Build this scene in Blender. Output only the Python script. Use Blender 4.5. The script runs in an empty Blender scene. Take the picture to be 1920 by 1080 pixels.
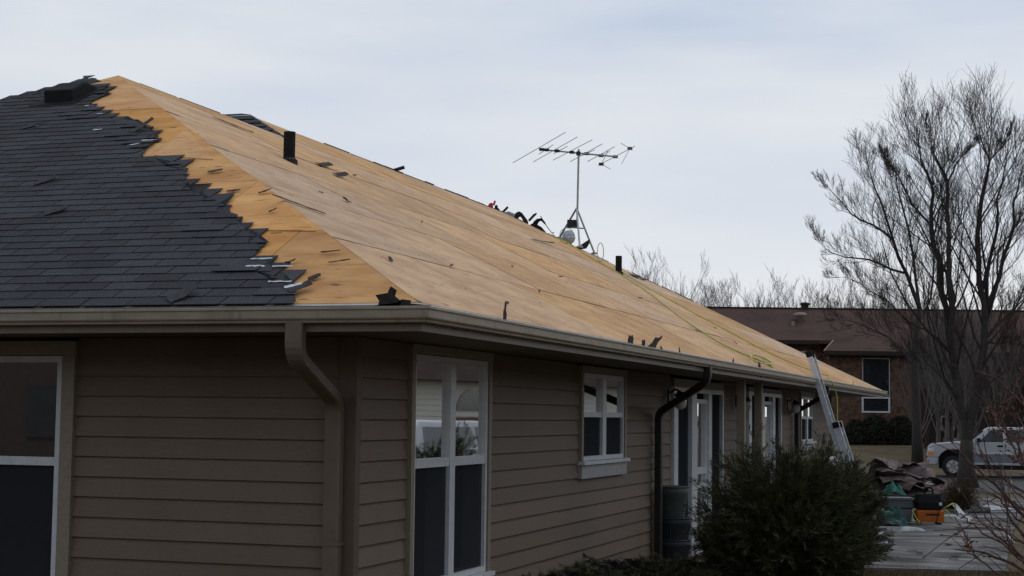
import bpy, math, random
import numpy as np
from mathutils import Vector, Matrix
random.seed(7); rng = np.random.default_rng(7)
R_ = math.radians
scene = bpy.context.scene
col = scene.collection

# ------------------------------------------------------------------ camera
S = 0.78                       # house survey units -> metres
FPX = 3024.0                   # focal length in photo pixels (1920 wide)
EYE = 1.65
YAW, PITCH, ROLL = 0.3211, 0.0786, 0.0119
CAM = np.array([4.575*S, -11.537*S, EYE])
_F = np.array([-math.sin(YAW)*math.cos(PITCH), math.cos(YAW)*math.cos(PITCH), math.sin(PITCH)])
_R0 = np.array([math.cos(YAW), math.sin(YAW), 0.0]); _U0 = np.cross(_R0, _F)
_R = _R0*math.cos(ROLL)+_U0*math.sin(ROLL); _U = -_R0*math.sin(ROLL)+_U0*math.cos(ROLL)
cam = bpy.data.cameras.new('camera'); camo = bpy.data.objects.new('camera', cam); col.objects.link(camo)
cam.sensor_width = 36; cam.lens = 36*FPX/1920; cam.clip_start = 0.1; cam.clip_end = 2000
camo.matrix_world = Matrix(((_R[0], _U[0], -_F[0], CAM[0]), (_R[1], _U[1], -_F[1], CAM[1]), (_R[2], _U[2], -_F[2], CAM[2]), (0, 0, 0, 1)))
scene.camera = camo

# ------------------------------------------------------------------ sky, sun, exposure
SUN_EL, SUN_AZ = R_(52), R_(35)      # azimuth measured from +Y towards +X
world = bpy.data.worlds.new('World'); scene.world = world; world.use_nodes = True
nt = world.node_tree; nt.nodes.clear()
def N(t, **k):
    n = nt.nodes.new(t)
    for a, b in k.items(): setattr(n, a, b)
    return n
out = N('ShaderNodeOutputWorld'); mixs = N('ShaderNodeMixShader'); mixs.inputs[0].default_value = 0.9
sky = N('ShaderNodeTexSky'); sky.sky_type = 'NISHITA'; sky.sun_disc = False
sky.sun_elevation = SUN_EL; sky.sun_rotation = SUN_AZ
bg1 = N('ShaderNodeBackground'); bg1.inputs[1].default_value = 0.06
bg2 = N('ShaderNodeBackground'); bg2.inputs[1].default_value = 1.0
nt.links.new(sky.outputs[0], bg1.inputs[0])
tc = N('ShaderNodeTexCoord'); mp = N('ShaderNodeMapping'); mp.inputs['Scale'].default_value = (2.0, 2.0, 11.0); mp.inputs['Rotation'].default_value = (0.12, 0.1, 0.4)
nz = N('ShaderNodeTexNoise'); nz.inputs['Scale'].default_value = 1.15; nz.inputs['Detail'].default_value = 5.0; nz.inputs['Roughness'].default_value = 0.45
rp = N('ShaderNodeValToRGB')
rp.color_ramp.elements[0].position = 0.38; rp.color_ramp.elements[0].color = (0.46, 0.57, 0.75, 1)
rp.color_ramp.elements[1].position = 0.58; rp.color_ramp.elements[1].color = (0.74, 0.785, 0.845, 1)
nt.links.new(tc.outputs['Generated'], mp.inputs[0]); nt.links.new(mp.outputs[0], nz.inputs['Vector']); nt.links.new(nz.outputs[0], rp.inputs[0])
sep = N('ShaderNodeSeparateXYZ'); nt.links.new(tc.outputs['Generated'], sep.inputs[0])
mr = N('ShaderNodeMapRange'); mr.inputs['From Min'].default_value = 0.02; mr.inputs['From Max'].default_value = 0.30; mr.inputs['To Min'].default_value = 1.0; mr.inputs['To Max'].default_value = 0.0
nt.links.new(sep.outputs[2], mr.inputs[0])
mxh = N('ShaderNodeMixRGB'); mxh.inputs[2].default_value = (0.90, 0.905, 0.92, 1)
nt.links.new(mr.outputs[0], mxh.inputs[0]); nt.links.new(rp.outputs[0], mxh.inputs[1]); nt.links.new(mxh.outputs[0], bg2.inputs[0])
nt.links.new(bg1.outputs[0], mixs.inputs[1]); nt.links.new(bg2.outputs[0], mixs.inputs[2]); nt.links.new(mixs.outputs[0], out.inputs[0])
sun = bpy.data.lights.new('sun', 'SUN'); sun.energy = 0.6; sun.angle = R_(25); sun.color = (1.0, 0.94, 0.85)
suno = bpy.data.objects.new('sun', sun); col.objects.link(suno)
sd = Vector((math.sin(SUN_AZ)*math.cos(SUN_EL), math.cos(SUN_AZ)*math.cos(SUN_EL), math.sin(SUN_EL)))
suno.rotation_euler = sd.to_track_quat('Z', 'Y').to_euler(); suno.location = (30, 30, 40)
scene.view_settings.view_transform = 'Standard'; scene.view_settings.look = 'None'
scene.view_settings.exposure = 0.0; scene.view_settings.gamma = 1.0; scene.view_settings.use_curve_mapping = False
scene.render.engine = 'CYCLES'

# ------------------------------------------------------------------ survey helpers
def ray(x, y): return ((x-960)*_R+(540-y)*_U+FPX*_F)/FPX
def at(x, y, D): return CAM+D*ray(x, y)
GT = np.array([(-60, 0.05), (4, 0), (8, -0.03), (14, -0.14), (20, -0.22), (30, -0.36), (42, -0.5), (52, -0.52), (62, -0.25), (70, 0.1), (80, 0.42), (120, 0.9), (400, 2.0)])
def gz(y): return float(np.interp(y, GT[:, 0], GT[:, 1]))
def gpix(x, y):
    """where the sight line of a surveyed point meets the ground"""
    d = ray(x, y); t = 5.0
    while t < 400:
        p = CAM+t*d
        if p[2] <= gz(p[1]): break
        t += 0.1
    return np.array([p[0], p[1], gz(p[1])])
# house frame: survey units h -> world
def H(p): return (p[0]*S, p[1]*S, EYE+(p[2]-2.0)*S)
CH = np.array([4.575, -11.537, 2.0])
Z0 = 2.85; W1, W2, Y2, L = 7.51, 8.82, 13.83, 36.68; WX = 0.943; SQ = math.sqrt(1.25)
def hplane(x, y, n, d):
    r = ray(x, y); n = np.array(n, float); t = (d-CH@n)/(r@n); return CH+t*r
def on_right(x, y): return hplane(x, y, (.5, 0, 1), Z0)
def on_front(x, y): return hplane(x, y, (0, -.5, 1), Z0)
def on_hip(px):
    best = None
    for t in np.linspace(0, W2, 400):
        P = np.array([-t, L-t, Z0+.5*t]); d = P-CH
        q = 960+FPX*(d@_R)/(d@_F)
        if best is None or abs(q-px) < best[0]: best = (abs(q-px), P)
    return best[1]
def hproj(P):
    d = np.array(P)-CH; z = d@_F
    return 960+FPX*(d@_R)/z, 540-FPX*(d@_U)/z

# ------------------------------------------------------------------ materials
MATS = {}
def pm(name, c1, c2=None, scale=8.0, rough=0.8, bump=0.0, stretch=(1, 1, 1), coord='Position', jitter=0.0, detail=6.0, lo=0.35, hi=0.65, metallic=0.0, c3=None, scale3=1.0, lo3=0.55, hi3=0.7, stretch3=(1, 1, 1), spec=0.3, hue=0.0, speck=None):
    m = bpy.data.materials.new(name); m.use_nodes = True; t = m.node_tree
    b = t.nodes['Principled BSDF']; b.inputs['Roughness'].default_value = rough; b.inputs['Metallic'].default_value = metallic
    b.inputs['Specular IOR Level'].default_value = spec
    if c2 is None: c2 = tuple(v*0.8 for v in c1)
    def vec(st):
        if coord == 'Position': g = t.nodes.new('ShaderNodeNewGeometry').outputs['Position']
        else: g = t.nodes.new('ShaderNodeTexCoord').outputs[coord]
        q = t.nodes.new('ShaderNodeMapping'); q.inputs['Scale'].default_value = st; t.links.new(g, q.inputs[0]); return q.outputs[0]
    n = t.nodes.new('ShaderNodeTexNoise'); n.inputs['Scale'].default_value = scale; n.inputs['Detail'].default_value = detail; n.inputs['Roughness'].default_value = 0.6
    t.links.new(vec(stretch), n.inputs['Vector'])
    r = t.nodes.new('ShaderNodeValToRGB'); r.color_ramp.elements[0].position = lo; r.color_ramp.elements[1].position = hi
    r.color_ramp.elements[0].color = (*c1, 1); r.color_ramp.elements[1].color = (*c2, 1); t.links.new(n.outputs[0], r.inputs[0])
    c = r.outputs[0]
    if c3 is not None:
        n3 = t.nodes.new('ShaderNodeTexNoise'); n3.inputs['Scale'].default_value = scale3; n3.inputs['Detail'].default_value = 5; t.links.new(vec(stretch3), n3.inputs['Vector'])
        r3 = t.nodes.new('ShaderNodeMapRange'); r3.inputs['From Min'].default_value = lo3; r3.inputs['From Max'].default_value = hi3; t.links.new(n3.outputs[0], r3.inputs[0])
        mx = t.nodes.new('ShaderNodeMixRGB'); t.links.new(r3.outputs[0], mx.inputs[0]); t.links.new(c, mx.inputs[1]); mx.inputs[2].default_value = (*c3, 1); c = mx.outputs[0]
    if speck is not None:
        ns = t.nodes.new('ShaderNodeTexNoise'); ns.inputs['Scale'].default_value = 9.0; ns.inputs['Detail'].default_value = 2; t.links.new(vec(speck), ns.inputs['Vector'])
        rs = t.nodes.new('ShaderNodeMapRange'); rs.inputs['From Min'].default_value = .69; rs.inputs['From Max'].default_value = .74; rs.inputs['To Max'].default_value = .75; t.links.new(ns.outputs[0], rs.inputs[0])
        ms = t.nodes.new('ShaderNodeMixRGB'); t.links.new(rs.outputs[0], ms.inputs[0]); t.links.new(c, ms.inputs[1]); ms.inputs[2].default_value = (.10, .05, .025, 1); c = ms.outputs[0]
    if jitter > 0:
        oi = t.nodes.new('ShaderNodeObjectInfo'); mr_ = t.nodes.new('ShaderNodeMapRange'); mr_.inputs['To Min'].default_value = 1-jitter; mr_.inputs['To Max'].default_value = 1+jitter
        t.links.new(oi.outputs['Random'], mr_.inputs[0]); hs = t.nodes.new('ShaderNodeHueSaturation'); t.links.new(mr_.outputs[0], hs.inputs['Value']); t.links.new(c, hs.inputs['Color']); c = hs.outputs[0]
        if hue > 0:
            ml = t.nodes.new('ShaderNodeMath'); ml.operation = 'MULTIPLY'; ml.inputs[1].default_value = 7.31; t.links.new(oi.outputs['Random'], ml.inputs[0])
            fr = t.nodes.new('ShaderNodeMath'); fr.operation = 'FRACT'; t.links.new(ml.outputs[0], fr.inputs[0])
            m2 = t.nodes.new('ShaderNodeMapRange'); m2.inputs['To Min'].default_value = 1-hue; m2.inputs['To Max'].default_value = 1+hue; t.links.new(fr.outputs[0], m2.inputs[0]); t.links.new(m2.outputs[0], hs.inputs['Saturation'])
    t.links.new(c, b.inputs['Base Color'])
    if bump > 0:
        bp = t.nodes.new('ShaderNodeBump'); bp.inputs['Strength'].default_value = bump; bp.inputs['Distance'].default_value = 0.01
        t.links.new(n.outputs[0], bp.inputs['Height']); t.links.new(bp.outputs[0], b.inputs['Normal'])
    MATS[name] = m; return m

pm('siding', (.170, .125, .091), (.143, .104, .075), 30, .65, .35, (1, 1, 9), jitter=.09, c3=(.118, .089, .067), scale3=1.1, lo3=.5, hi3=.85, stretch3=(1, 1, .6))
pm('corner_trim', (.122, .086, .062), (.104, .073, .053), 20, .6, .1)
pm('casing', (.25, .205, .155), (.21, .172, .13), 18, .55, .1)
pm('gutter', (.32, .264, .200), (.26, .213, .162), 6, .45, .05, (1, 1, 3), c3=(.15, .122, .094), scale3=5, lo3=.58, hi3=.8, stretch3=(3, 3, .5))
pm('fascia', (.19, .153, .117), (.16, .13, .1), 10, .5)
pm('soffit', (.12, .094, .073), (.1, .079, .062), 8, .7)
pm('downspout', (.15, .112, .083), (.125, .094, .07), 7, .45)
pm('downspout_dark', (.03, .026, .022), (.024, .021, .018), 7, .5)
pm('vinyl', (.58, .60, .615), (.50, .515, .53), 14, .4)
pm('vinyl_dull', (.36, .355, .345), (.30, .295, .29), 12, .5)
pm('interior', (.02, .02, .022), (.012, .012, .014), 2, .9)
pm('blind', (.72, .73, .66), (.66, .67, .6), 5, .6)
pm('curtain', (.42, .44, .45), (.10, .12, .11), 3.2, .9, lo=.42, hi=.6)
pm('shingle', (.020, .021, .025), (.044, .045, .052), 60, .92, .5, coord='Position', jitter=.3, c3=(.02, .02, .024), scale3=2.2, lo3=.5, hi3=.75)
pm('shingle_edge', (.05, .048, .05), (.03, .03, .032), 40, .95, .3, jitter=.2)
pm('deck', (.035, .022, .014), (.02, .013, .009), 5, .95)
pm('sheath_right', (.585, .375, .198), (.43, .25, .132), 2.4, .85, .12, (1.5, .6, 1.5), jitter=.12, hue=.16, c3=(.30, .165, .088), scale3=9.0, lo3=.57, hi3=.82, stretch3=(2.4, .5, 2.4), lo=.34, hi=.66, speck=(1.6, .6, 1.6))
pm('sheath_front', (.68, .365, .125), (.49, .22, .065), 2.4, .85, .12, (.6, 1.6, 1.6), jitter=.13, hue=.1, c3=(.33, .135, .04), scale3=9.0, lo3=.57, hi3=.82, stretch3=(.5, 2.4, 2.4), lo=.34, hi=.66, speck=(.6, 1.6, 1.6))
pm('silver', (.62, .64, .67), (.5, .52, .55), 20, .35, metallic=.3)
pm('galvanised', (.34, .355, .37), (.26, .27, .285), 12, .4, metallic=.6)
pm('aluminium', (.60, .62, .65), (.48, .50, .53), 9, .38, metallic=.55)
pm('black_plastic', (.010, .010, .011), (.015, .015, .016), 12, .75, spec=.12)
pm('black_metal', (.010, .010, .012), (.016, .016, .018), 18, .5)
pm('felt', (.018, .016, .016), (.035, .03, .028), 25, .9, .3)
pm('scrap', (.035, .022, .016), (.06, .035, .024), 18, .9, .3)
pm('paper', (.40, .38, .35), (.33, .31, .28), 10, .8)
pm('red', (.55, .05, .04), (.42, .035, .03), 6, .5)
pm('pale_blue', (.40, .48, .58), (.28, .34, .42), 7, .35, lo=.3, hi=.7)
pm('hose', (.40, .42, .05), (.33, .35, .04), 20, .4)
pm('bark', (.055, .048, .042), (.03, .026, .023), 9, .95, .6, (3, 3, .6))
pm('twig', (.048, .039, .034), (.03, .025, .022), 9, .95)
pm('twig_far', (.13, .115, .11), (.10, .088, .085), 3, .95)  # paler than the near twigs: distance haze put into the colour
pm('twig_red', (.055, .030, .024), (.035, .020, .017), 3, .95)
pm('red_twig', (.085, .036, .028), (.05, .022, .018), 14, .75, .2)
pm('dry_leaf', (.17, .065, .035), (.10, .04, .022), 9, .8)
pm('juniper', (.028, .034, .014), (.066, .062, .026), 2.6, .85)
pm('juniper_low', (.030, .036, .018), (.065, .060, .026), 2.6, .85)
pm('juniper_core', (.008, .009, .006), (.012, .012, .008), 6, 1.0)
pm('dry_shrub', (.085, .06, .03), (.05, .036, .02), 5, .95)
pm('hedge', (.016, .018, .011), (.028, .030, .017), 5, .9)
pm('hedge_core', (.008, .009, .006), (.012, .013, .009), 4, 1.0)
pm('lawn', (.105, .074, .034), (.062, .047, .023), 1.3, .95, .4, c3=(.045, .036, .018), scale3=.35, lo3=.5, hi3=.7)
pm('grass_blade', (.14, .10, .05), (.08, .06, .03), 6, .9)
pm('concrete', (.20, .194, .19), (.095, .089, .085), 1.3, .75, .3, (.9, 1.2, 1), lo=.40, hi=.56, c3=(.042, .038, .036), scale3=.9, lo3=.5, hi3=.58, stretch3=(.8, 1.1, 1), spec=.12)
pm('concrete_edge', (.14, .13, .115), (.1, .093, .083), 4, .8, .2)
pm('asphalt', (.06, .057, .056), (.045, .043, .043), 12, .85, .2)
pm('snow', (.40, .42, .45), (.24, .25, .27), 5, .6, .3)
pm('torn_shingle', (.16, .115, .11), (.085, .06, .06), 14, .9, .3, jitter=.35, hue=.2)
pm('teal_tarp', (.010, .065, .054), (.006, .040, .034), 6, .5, .2)
pm('teal_bright', (.02, .17, .125), (.010, .09, .07), 8, .55)
pm('grey_tub', (.12, .13, .133), (.095, .1, .104), 6, .5)
pm('orange', (.42, .105, .010), (.32, .075, .008), 7, .4)
pm('label_white', (.6, .6, .6), (.5, .5, .5), 9, .5)
pm('tub_green', (.072, .088, .084), (.058, .07, .067), 6, .6)
pm('tub_blue', (.046, .052, .062), (.036, .04, .048), 6, .6)
pm('clay', (.12, .06, .045), (.09, .045, .035), 6, .9)
pm('car_silver', (.40, .405, .415), (.36, .365, .375), 2, .35, metallic=.1)
pm('car_lower', (.16, .163, .17), (.135, .138, .145), 2, .45)
pm('car_white', (.5, .51, .52), (.46, .47, .48), 2, .3)
pm('tyre', (.012, .012, .012), (.02, .02, .02), 20, .9)
pm('chrome', (.65, .66, .67), (.5, .51, .52), 9, .22, metallic=.8)
pm('lamp_amber', (.65, .26, .08), (.5, .2, .06), 9, .3)
pm('lamp_clear', (.65, .66, .68), (.5, .5, .52), 9, .2)
pm('opal_glass', (.48, .47, .44), (.40, .39, .37), 9, .2)
pm('brown_shingle', (.082, .043, .034), (.052, .028, .023), 9, .95, .3, (1, 1, 5), c3=(.032, .020, .017), scale3=.5, lo3=.5, hi3=.75)
pm('dark_wood', (.022, .016, .013), (.03, .021, .017), 6, .9)
pm('beige_siding', (.5, .485, .42), (.45, .435, .38), 6, .8)
pm('garage_brown', (.13, .06, .035), (.1, .045, .027), 6, .7)
def glass_mat(name, tint, gloss, rough=0.02):
    m = bpy.data.materials.new(name); m.use_nodes = True; t = m.node_tree; t.nodes.clear()
    o = t.nodes.new('ShaderNodeOutputMaterial'); mx = t.nodes.new('ShaderNodeMixShader'); tr = t.nodes.new('ShaderNodeBsdfTransparent'); gl = t.nodes.new('ShaderNodeBsdfGlossy')
    tr.inputs[0].default_value = (*tint, 1); gl.inputs['Roughness'].default_value = rough; gl.inputs[0].default_value = (gloss, gloss, gloss, 1)
    fr = t.nodes.new('ShaderNodeFresnel'); fr.inputs[0].default_value = 2.1
    nz_ = t.nodes.new('ShaderNodeTexNoise'); nz_.inputs['Scale'].default_value = 2.2; bp = t.nodes.new('ShaderNodeBump'); bp.inputs['Strength'].default_value = .02; bp.inputs['Distance'].default_value = .01
    g = t.nodes.new('ShaderNodeNewGeometry'); t.links.new(g.outputs['Position'], nz_.inputs['Vector']); t.links.new(nz_.outputs[0], bp.inputs['Height']); t.links.new(bp.outputs[0], gl.inputs['Normal'])
    t.links.new(fr.outputs[0], mx.inputs[0]); t.links.new(tr.outputs[0], mx.inputs[1]); t.links.new(gl.outputs[0], mx.inputs[2]); t.links.new(mx.outputs[0], o.inputs[0]); MATS[name] = m
def screen_mat():
    m = bpy.data.materials.new('screen'); m.use_nodes = True; t = m.node_tree; t.nodes.clear()
    o = t.nodes.new('ShaderNodeOutputMaterial'); mx = t.nodes.new('ShaderNodeMixShader'); mx.inputs[0].default_value = .5; tr = t.nodes.new('ShaderNodeBsdfTransparent'); df = t.nodes.new('ShaderNodeBsdfDiffuse'); df.inputs[0].default_value = (.042, .045, .050, 1)
    t.links.new(tr.outputs[0], mx.inputs[1]); t.links.new(df.outputs[0], mx.inputs[2]); t.links.new(mx.outputs[0], o.inputs[0]); MATS['screen'] = m
screen_mat()
glass_mat('glass', (.75, .8, .78), .9)
pm('dark_glass', (.012, .014, .016), (.02, .022, .025), 3, .08, spec=.6)
def brick_mat():
    m = bpy.data.materials.new('brick'); m.use_nodes = True; t = m.node_tree; b = t.nodes['Principled BSDF']; b.inputs['Roughness'].default_value = .9
    c = t.nodes.new('ShaderNodeTexCoord'); mp_ = t.nodes.new('ShaderNodeMapping'); mp_.inputs['Rotation'].default_value = (R_(90), 0, 0)
    br = t.nodes.new('ShaderNodeTexBrick'); br.inputs['Scale'].default_value = 1.0; br.inputs['Brick Width'].default_value = .23; br.inputs['Row Height'].default_value = .08; br.inputs['Mortar Size'].default_value = .008
    br.inputs['Color1'].default_value = (.135, .064, .036, 1); br.inputs['Color2'].default_value = (.062, .032, .022, 1); br.inputs['Mortar'].default_value = (.11, .085, .065, 1)
    n = t.nodes.new('ShaderNodeTexNoise'); n.inputs['Scale'].default_value = 3.5; n.inputs['Detail'].default_value = 5
    mx = t.nodes.new('ShaderNodeMixRGB'); mx.blend_type = 'MULTIPLY'; mx.inputs[0].default_value = .8
    r = t.nodes.new('ShaderNodeValToRGB'); r.color_ramp.elements[0].color = (.35, .3, .28, 1); r.color_ramp.elements[1].color = (1.3, 1.2, 1.1, 1); r.color_ramp.elements[0].position = .35; r.color_ramp.elements[1].position = .65
    t.links.new(c.outputs['Object'], mp_.inputs[0]); t.links.new(mp_.outputs[0], br.inputs['Vector']); t.links.new(c.outputs['Object'], n.inputs['Vector']); t.links.new(n.outputs[0], r.inputs[0])
    t.links.new(br.outputs[0], mx.inputs[1]); t.links.new(r.outputs[0], mx.inputs[2]); t.links.new(mx.outputs[0], b.inputs['Base Color']); MATS['brick'] = m
brick_mat()

# ------------------------------------------------------------------ mesh helpers
def nrm(v):
    v = np.asarray(v, float); l = np.linalg.norm(v); return v/l if l > 1e-12 else v
class MB:
    def __init__(self, xf=None): self.v = []; self.f = []; self.xf = xf
    def add(self, vs, fs):
        o = len(self.v); self.v.extend([tuple(map(float, p)) for p in vs]); self.f.extend([tuple(i+o for i in f) for f in fs]); return self
    def box(self, a, b):
        x0, y0, z0 = a; x1, y1, z1 = b
        return self.add([(x0, y0, z0), (x1, y0, z0), (x1, y1, z0), (x0, y1, z0), (x0, y0, z1), (x1, y0, z1), (x1, y1, z1), (x0, y1, z1)],
                        [(0, 3, 2, 1), (4, 5, 6, 7), (0, 1, 5, 4), (1, 2, 6, 5), (2, 3, 7, 6), (3, 0, 4, 7)])
    def obox(self, c, ax, ay, az):
        c = np.array(c, float); ax, ay, az = map(lambda q: np.array(q, float), (ax, ay, az))
        vs = [c+sx*ax+sy*ay+sz*az for sz in (-1, 1) for sy, sx in ((-1, -1), (-1, 1), (1, 1), (1, -1))]
        return self.add(vs, [(0, 3, 2, 1), (4, 5, 6, 7), (0, 1, 5, 4), (1, 2, 6, 5), (2, 3, 7, 6), (3, 0, 4, 7)])
    def slab(self, poly, up):
        """polygon extruded by vector up"""
        n = len(poly); up = np.array(up, float); a = [np.array(p, float) for p in poly]
        return self.add(a+[p+up for p in a], [tuple(reversed(range(n))), tuple(range(n, 2*n))]+[(i, (i+1) % n, n+(i+1) % n, n+i) for i in range(n)])
    def tube(self, pts, r, n=6, cap=True):
        pts = [np.array(p, float) for p in pts]; m = len(pts)
        if not hasattr(r, '__len__'): r = [r]*m
        vs = []; prev = None
        for i, p in enumerate(pts):
            d = nrm(pts[min(i+1, m-1)]-pts[max(i-1, 0)])
            if prev is None:
                a = np.array([0, 0, 1.]) if abs(d[2]) < .9 else np.array([1., 0, 0])
                u = nrm(np.cross(d, a))
            else:
                u = prev-d*(prev@d); u = nrm(u)
            prev = u; w = np.cross(d, u)
            for k in range(n):
                t = 2*math.pi*k/n; vs.append(p+r[i]*(math.cos(t)*u+math.sin(t)*w))
        fs = [(i*n+k, i*n+(k+1) % n, (i+1)*n+(k+1) % n, (i+1)*n+k) for i in range(m-1) for k in range(n)]
        if cap: fs += [tuple(reversed(range(n))), tuple(range((m-1)*n, m*n))]
        return self.add(vs, fs)
    def lathe(self, prof, c=(0, 0, 0), n=20, axis='z'):
        vs = []; m = len(prof)
        for r, z in prof:
            for k in range(n):
                t = 2*math.pi*k/n; p = (r*math.cos(t), r*math.sin(t), z)
                if axis == 'y': p = (p[0], p[2], p[1])
                if axis == 'x': p = (p[2], p[0], p[1])
                vs.append((p[0]+c[0], p[1]+c[1], p[2]+c[2]))
        fs = [(i*n+k, i*n+(k+1) % n, (i+1)*n+(k+1) % n, (i+1)*n+k) for i in range(m-1) for k in range(n)]
        fs += [tuple(reversed(range(n))), tuple(range((m-1)*n, m*n))]
        return self.add(vs, fs)
    def build(self, name, mat, parent=None, smooth=False, xf=None):
        xf = xf or self.xf; v = [xf(p) for p in self.v] if xf else self.v
        me = bpy.data.meshes.new(name); me.from_pydata(v, [], self.f)
        me.materials.append(MATS[mat] if isinstance(mat, str) else mat)
        if smooth: me.polygons.foreach_set('use_smooth', [True]*len(me.polygons))
        me.update(); o = bpy.data.objects.new(name, me); col.objects.link(o)
        if parent is not None: adopt(o, parent)
        return o
def wm(o):
    m = o.matrix_basis.copy()
    return wm(o.parent) @ o.matrix_parent_inverse @ m if o.parent else m
def adopt(o, p):
    """child keeps the world place it was built in"""
    o.parent = p; o.matrix_parent_inverse = wm(p).inverted()
def tag(o, label=None, cat=None, group=None, kind=None):
    if label: o['label'] = label
    if cat: o['category'] = cat
    if group: o['group'] = group
    if kind: o['kind'] = kind
    return o
def empty(name, loc, rz=0.0, label=None, cat=None, group=None):
    o = bpy.data.objects.new(name, None); o.location = tuple(map(float, loc)); o.rotation_euler = (0, 0, rz); o.empty_display_size = .2; col.objects.link(o)
    return tag(o, label, cat, group)
def bevel(o, w=.01, seg=2):
    b = o.modifiers.new('bevel', 'BEVEL'); b.width = w; b.segments = seg; b.limit_method = 'ANGLE'; b.angle_limit = R_(35); return o
def copy_tree(root, loc, rz=0.0, sc=1.0):
    c = root.copy(); col.objects.link(c); c.location = tuple(map(float, loc)); c.rotation_euler = (0, 0, rz); c.scale = (sc, sc, sc)
    for ch in root.children:
        k = ch.copy(); col.objects.link(k); k.parent = c
        for g in ch.children:
            q = g.copy(); col.objects.link(q); q.parent = k
    return c
def clip(poly, n, d):
    """keep the part of a 2-D polygon where n.p <= d"""
    o = []
    for i in range(len(poly)):
        a, b = poly[i], poly[(i+1) % len(poly)]; da = n[0]*a[0]+n[1]*a[1]-d; db = n[0]*b[0]+n[1]*b[1]-d
        if da <= 0: o.append(a)
        if (da < 0 < db) or (db < 0 < da):
            t = da/(da-db); o.append((a[0]+t*(b[0]-a[0]), a[1]+t*(b[1]-a[1])))
    return o

# ================================================================== ground, road, patio
def grid_sheet(name, xs, ys, mat, dz=0.0, kind='structure', zfun=None):
    m = MB(); nx, ny = len(xs), len(ys)
    m.add([(x, y, (zfun(x, y) if zfun else gz(y))+dz) for y in ys for x in xs], [(j*nx+i, j*nx+i+1, (j+1)*nx+i+1, (j+1)*nx+i) for j in range(ny-1) for i in range(nx-1)])
    o = m.build(name, mat); tag(o, kind=kind); return o
grid_sheet('ground', np.linspace(-400, 400, 41), sorted(set(list(np.linspace(-60, 100, 81))+[GT[i, 0] for i in range(len(GT))]+list(np.linspace(110, 700, 30)))), 'lawn')
def ground_patch(name, pts, mat, dz, thick=0.06, kind='structure'):
    """flat-laid polygon on the sloping ground, split into strips along y"""
    m = MB(); ys = [p[1] for p in pts]; y0, y1 = min(ys), max(ys); n = max(2, int((y1-y0)/1.0))
    cuts = np.linspace(y0, y1, n+1)
    for a, b in zip(cuts[:-1], cuts[1:]):
        q = clip(clip([(p[0], p[1]) for p in pts], (0, 1), b), (0, -1), -a)
        if len(q) >= 3: m.slab([(x, y, gz(y)+dz-thick) for x, y in q], (0, 0, thick))
    return tag(m.build(name, mat), kind=kind)
def G2(x, y): p = gpix(x, y); return (p[0], p[1])
pat = [G2(1430, 1064), G2(1885, 1074), G2(1897, 1005), G2(1925, 950), G2(2050, 936), G2(1480, 936)]
ground_patch('patio', pat, 'concrete', .03)
a, b = np.array(G2(1420, 1066)), np.array(G2(1890, 1077)); dd = nrm(b-a); nn = np.array([dd[1], -dd[0]])
ground_patch('patio_kerb', [tuple(a), tuple(b), tuple(b+nn*.14), tuple(a+nn*.14)], 'concrete_edge', .045)
ground_patch('road', [G2(1450, 924), G2(2400, 924), G2(2400, 893), G2(1450, 893)], 'asphalt', .02)

# ================================================================== the house
HB = H((-WX, WX, -.1))
house = empty('house', HB, 0, 'long taupe sided house with its roof stripped to bare plywood', 'house')
def hm(): return MB(H)
def hpart(m, name, mat, parent=None, smooth=False): return m.build(name, mat, parent or house, smooth)
ZB, ZT = -.55, Z0-.205           # wall foot and soffit height
YE = 32.25                       # far end of the long wall
# --- wall cores
wall_r = hpart(hm().box((-WX-.45, WX+.30, ZB), (-WX-.27, YE-.21, ZT)), 'long_wall', 'interior')
wall_f = hpart(hm().box((-12, WX+.27, ZB), (-WX-.46, WX+.45, ZT)), 'end_wall', 'interior')
hpart(hm().box((-12, YE-.2, ZB), (-WX-.26, YE-.004, ZT)), 'rear_wall', 'siding')
# --- openings
WIN_R = [(2.13, 4.36, .36, 2.64), (7.78, 10.02, 1.22, 2.63), (12.95, 17.0, -.3, 2.60), (19.55, 23.62, -.3, 2.62), (26.5, 28.82, 1.25, 2.64)]
WIN_F = [(-6.4, -3.674, .3, 2.615)]
# --- siding boards (unit wedge, scaled)
um = MB(); um.add([(0, 0, 0), (1, 0, 0), (1, 1, 0), (0, 1, 0), (0, .4, 1), (1, .4, 1), (1, 1, 1), (0, 1, 1)], [(0, 3, 2, 1), (4, 5, 6, 7), (0, 1, 5, 4), (1, 2, 6, 5), (2, 3, 7, 6), (3, 0, 4, 7)])
um_o = um.build('siding_unit', 'siding'); UNIT = um_o.data; bpy.data.objects.remove(um_o)
def board(a, length, z0, z1, rz, parent):
    o = bpy.data.objects.new('siding_board', UNIT); col.objects.link(o)
    o.location = H((a[0], a[1], z0)); o.rotation_euler = (0, 0, rz); o.scale = (length*S, .07*S, (z1-z0)*S); adopt(o, parent); return o
KZ = .178
def courses(lo, hi, wins, place):
    z = 2.127+3*KZ
    while z > ZB-KZ:
        z0, z1 = z, min(z+KZ+.012, ZT-.002); z -= KZ
        if z0 >= ZT-.03: continue
        ivs = [(lo, hi)]
        for (a, b, c, d) in wins:
            if c < z0+.06 and d > z0+KZ-.06 or (c < z0+.09 and d > z0+.09):
                nv = []
                for (p, q) in ivs:
                    if b <= p or a >= q: nv.append((p, q)); continue
                    if a > p: nv.append((p, a))
                    if b < q: nv.append((b, q))
                ivs = nv
        for (p, q) in ivs:
            x = p                                   # long runs are made of board lengths with butt joints
            while x < q-.02:
                e = min(q, x+(5.2 if q-x > 6.5 else q-x)); place(x, e, z0, z1); x = e+.004
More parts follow.
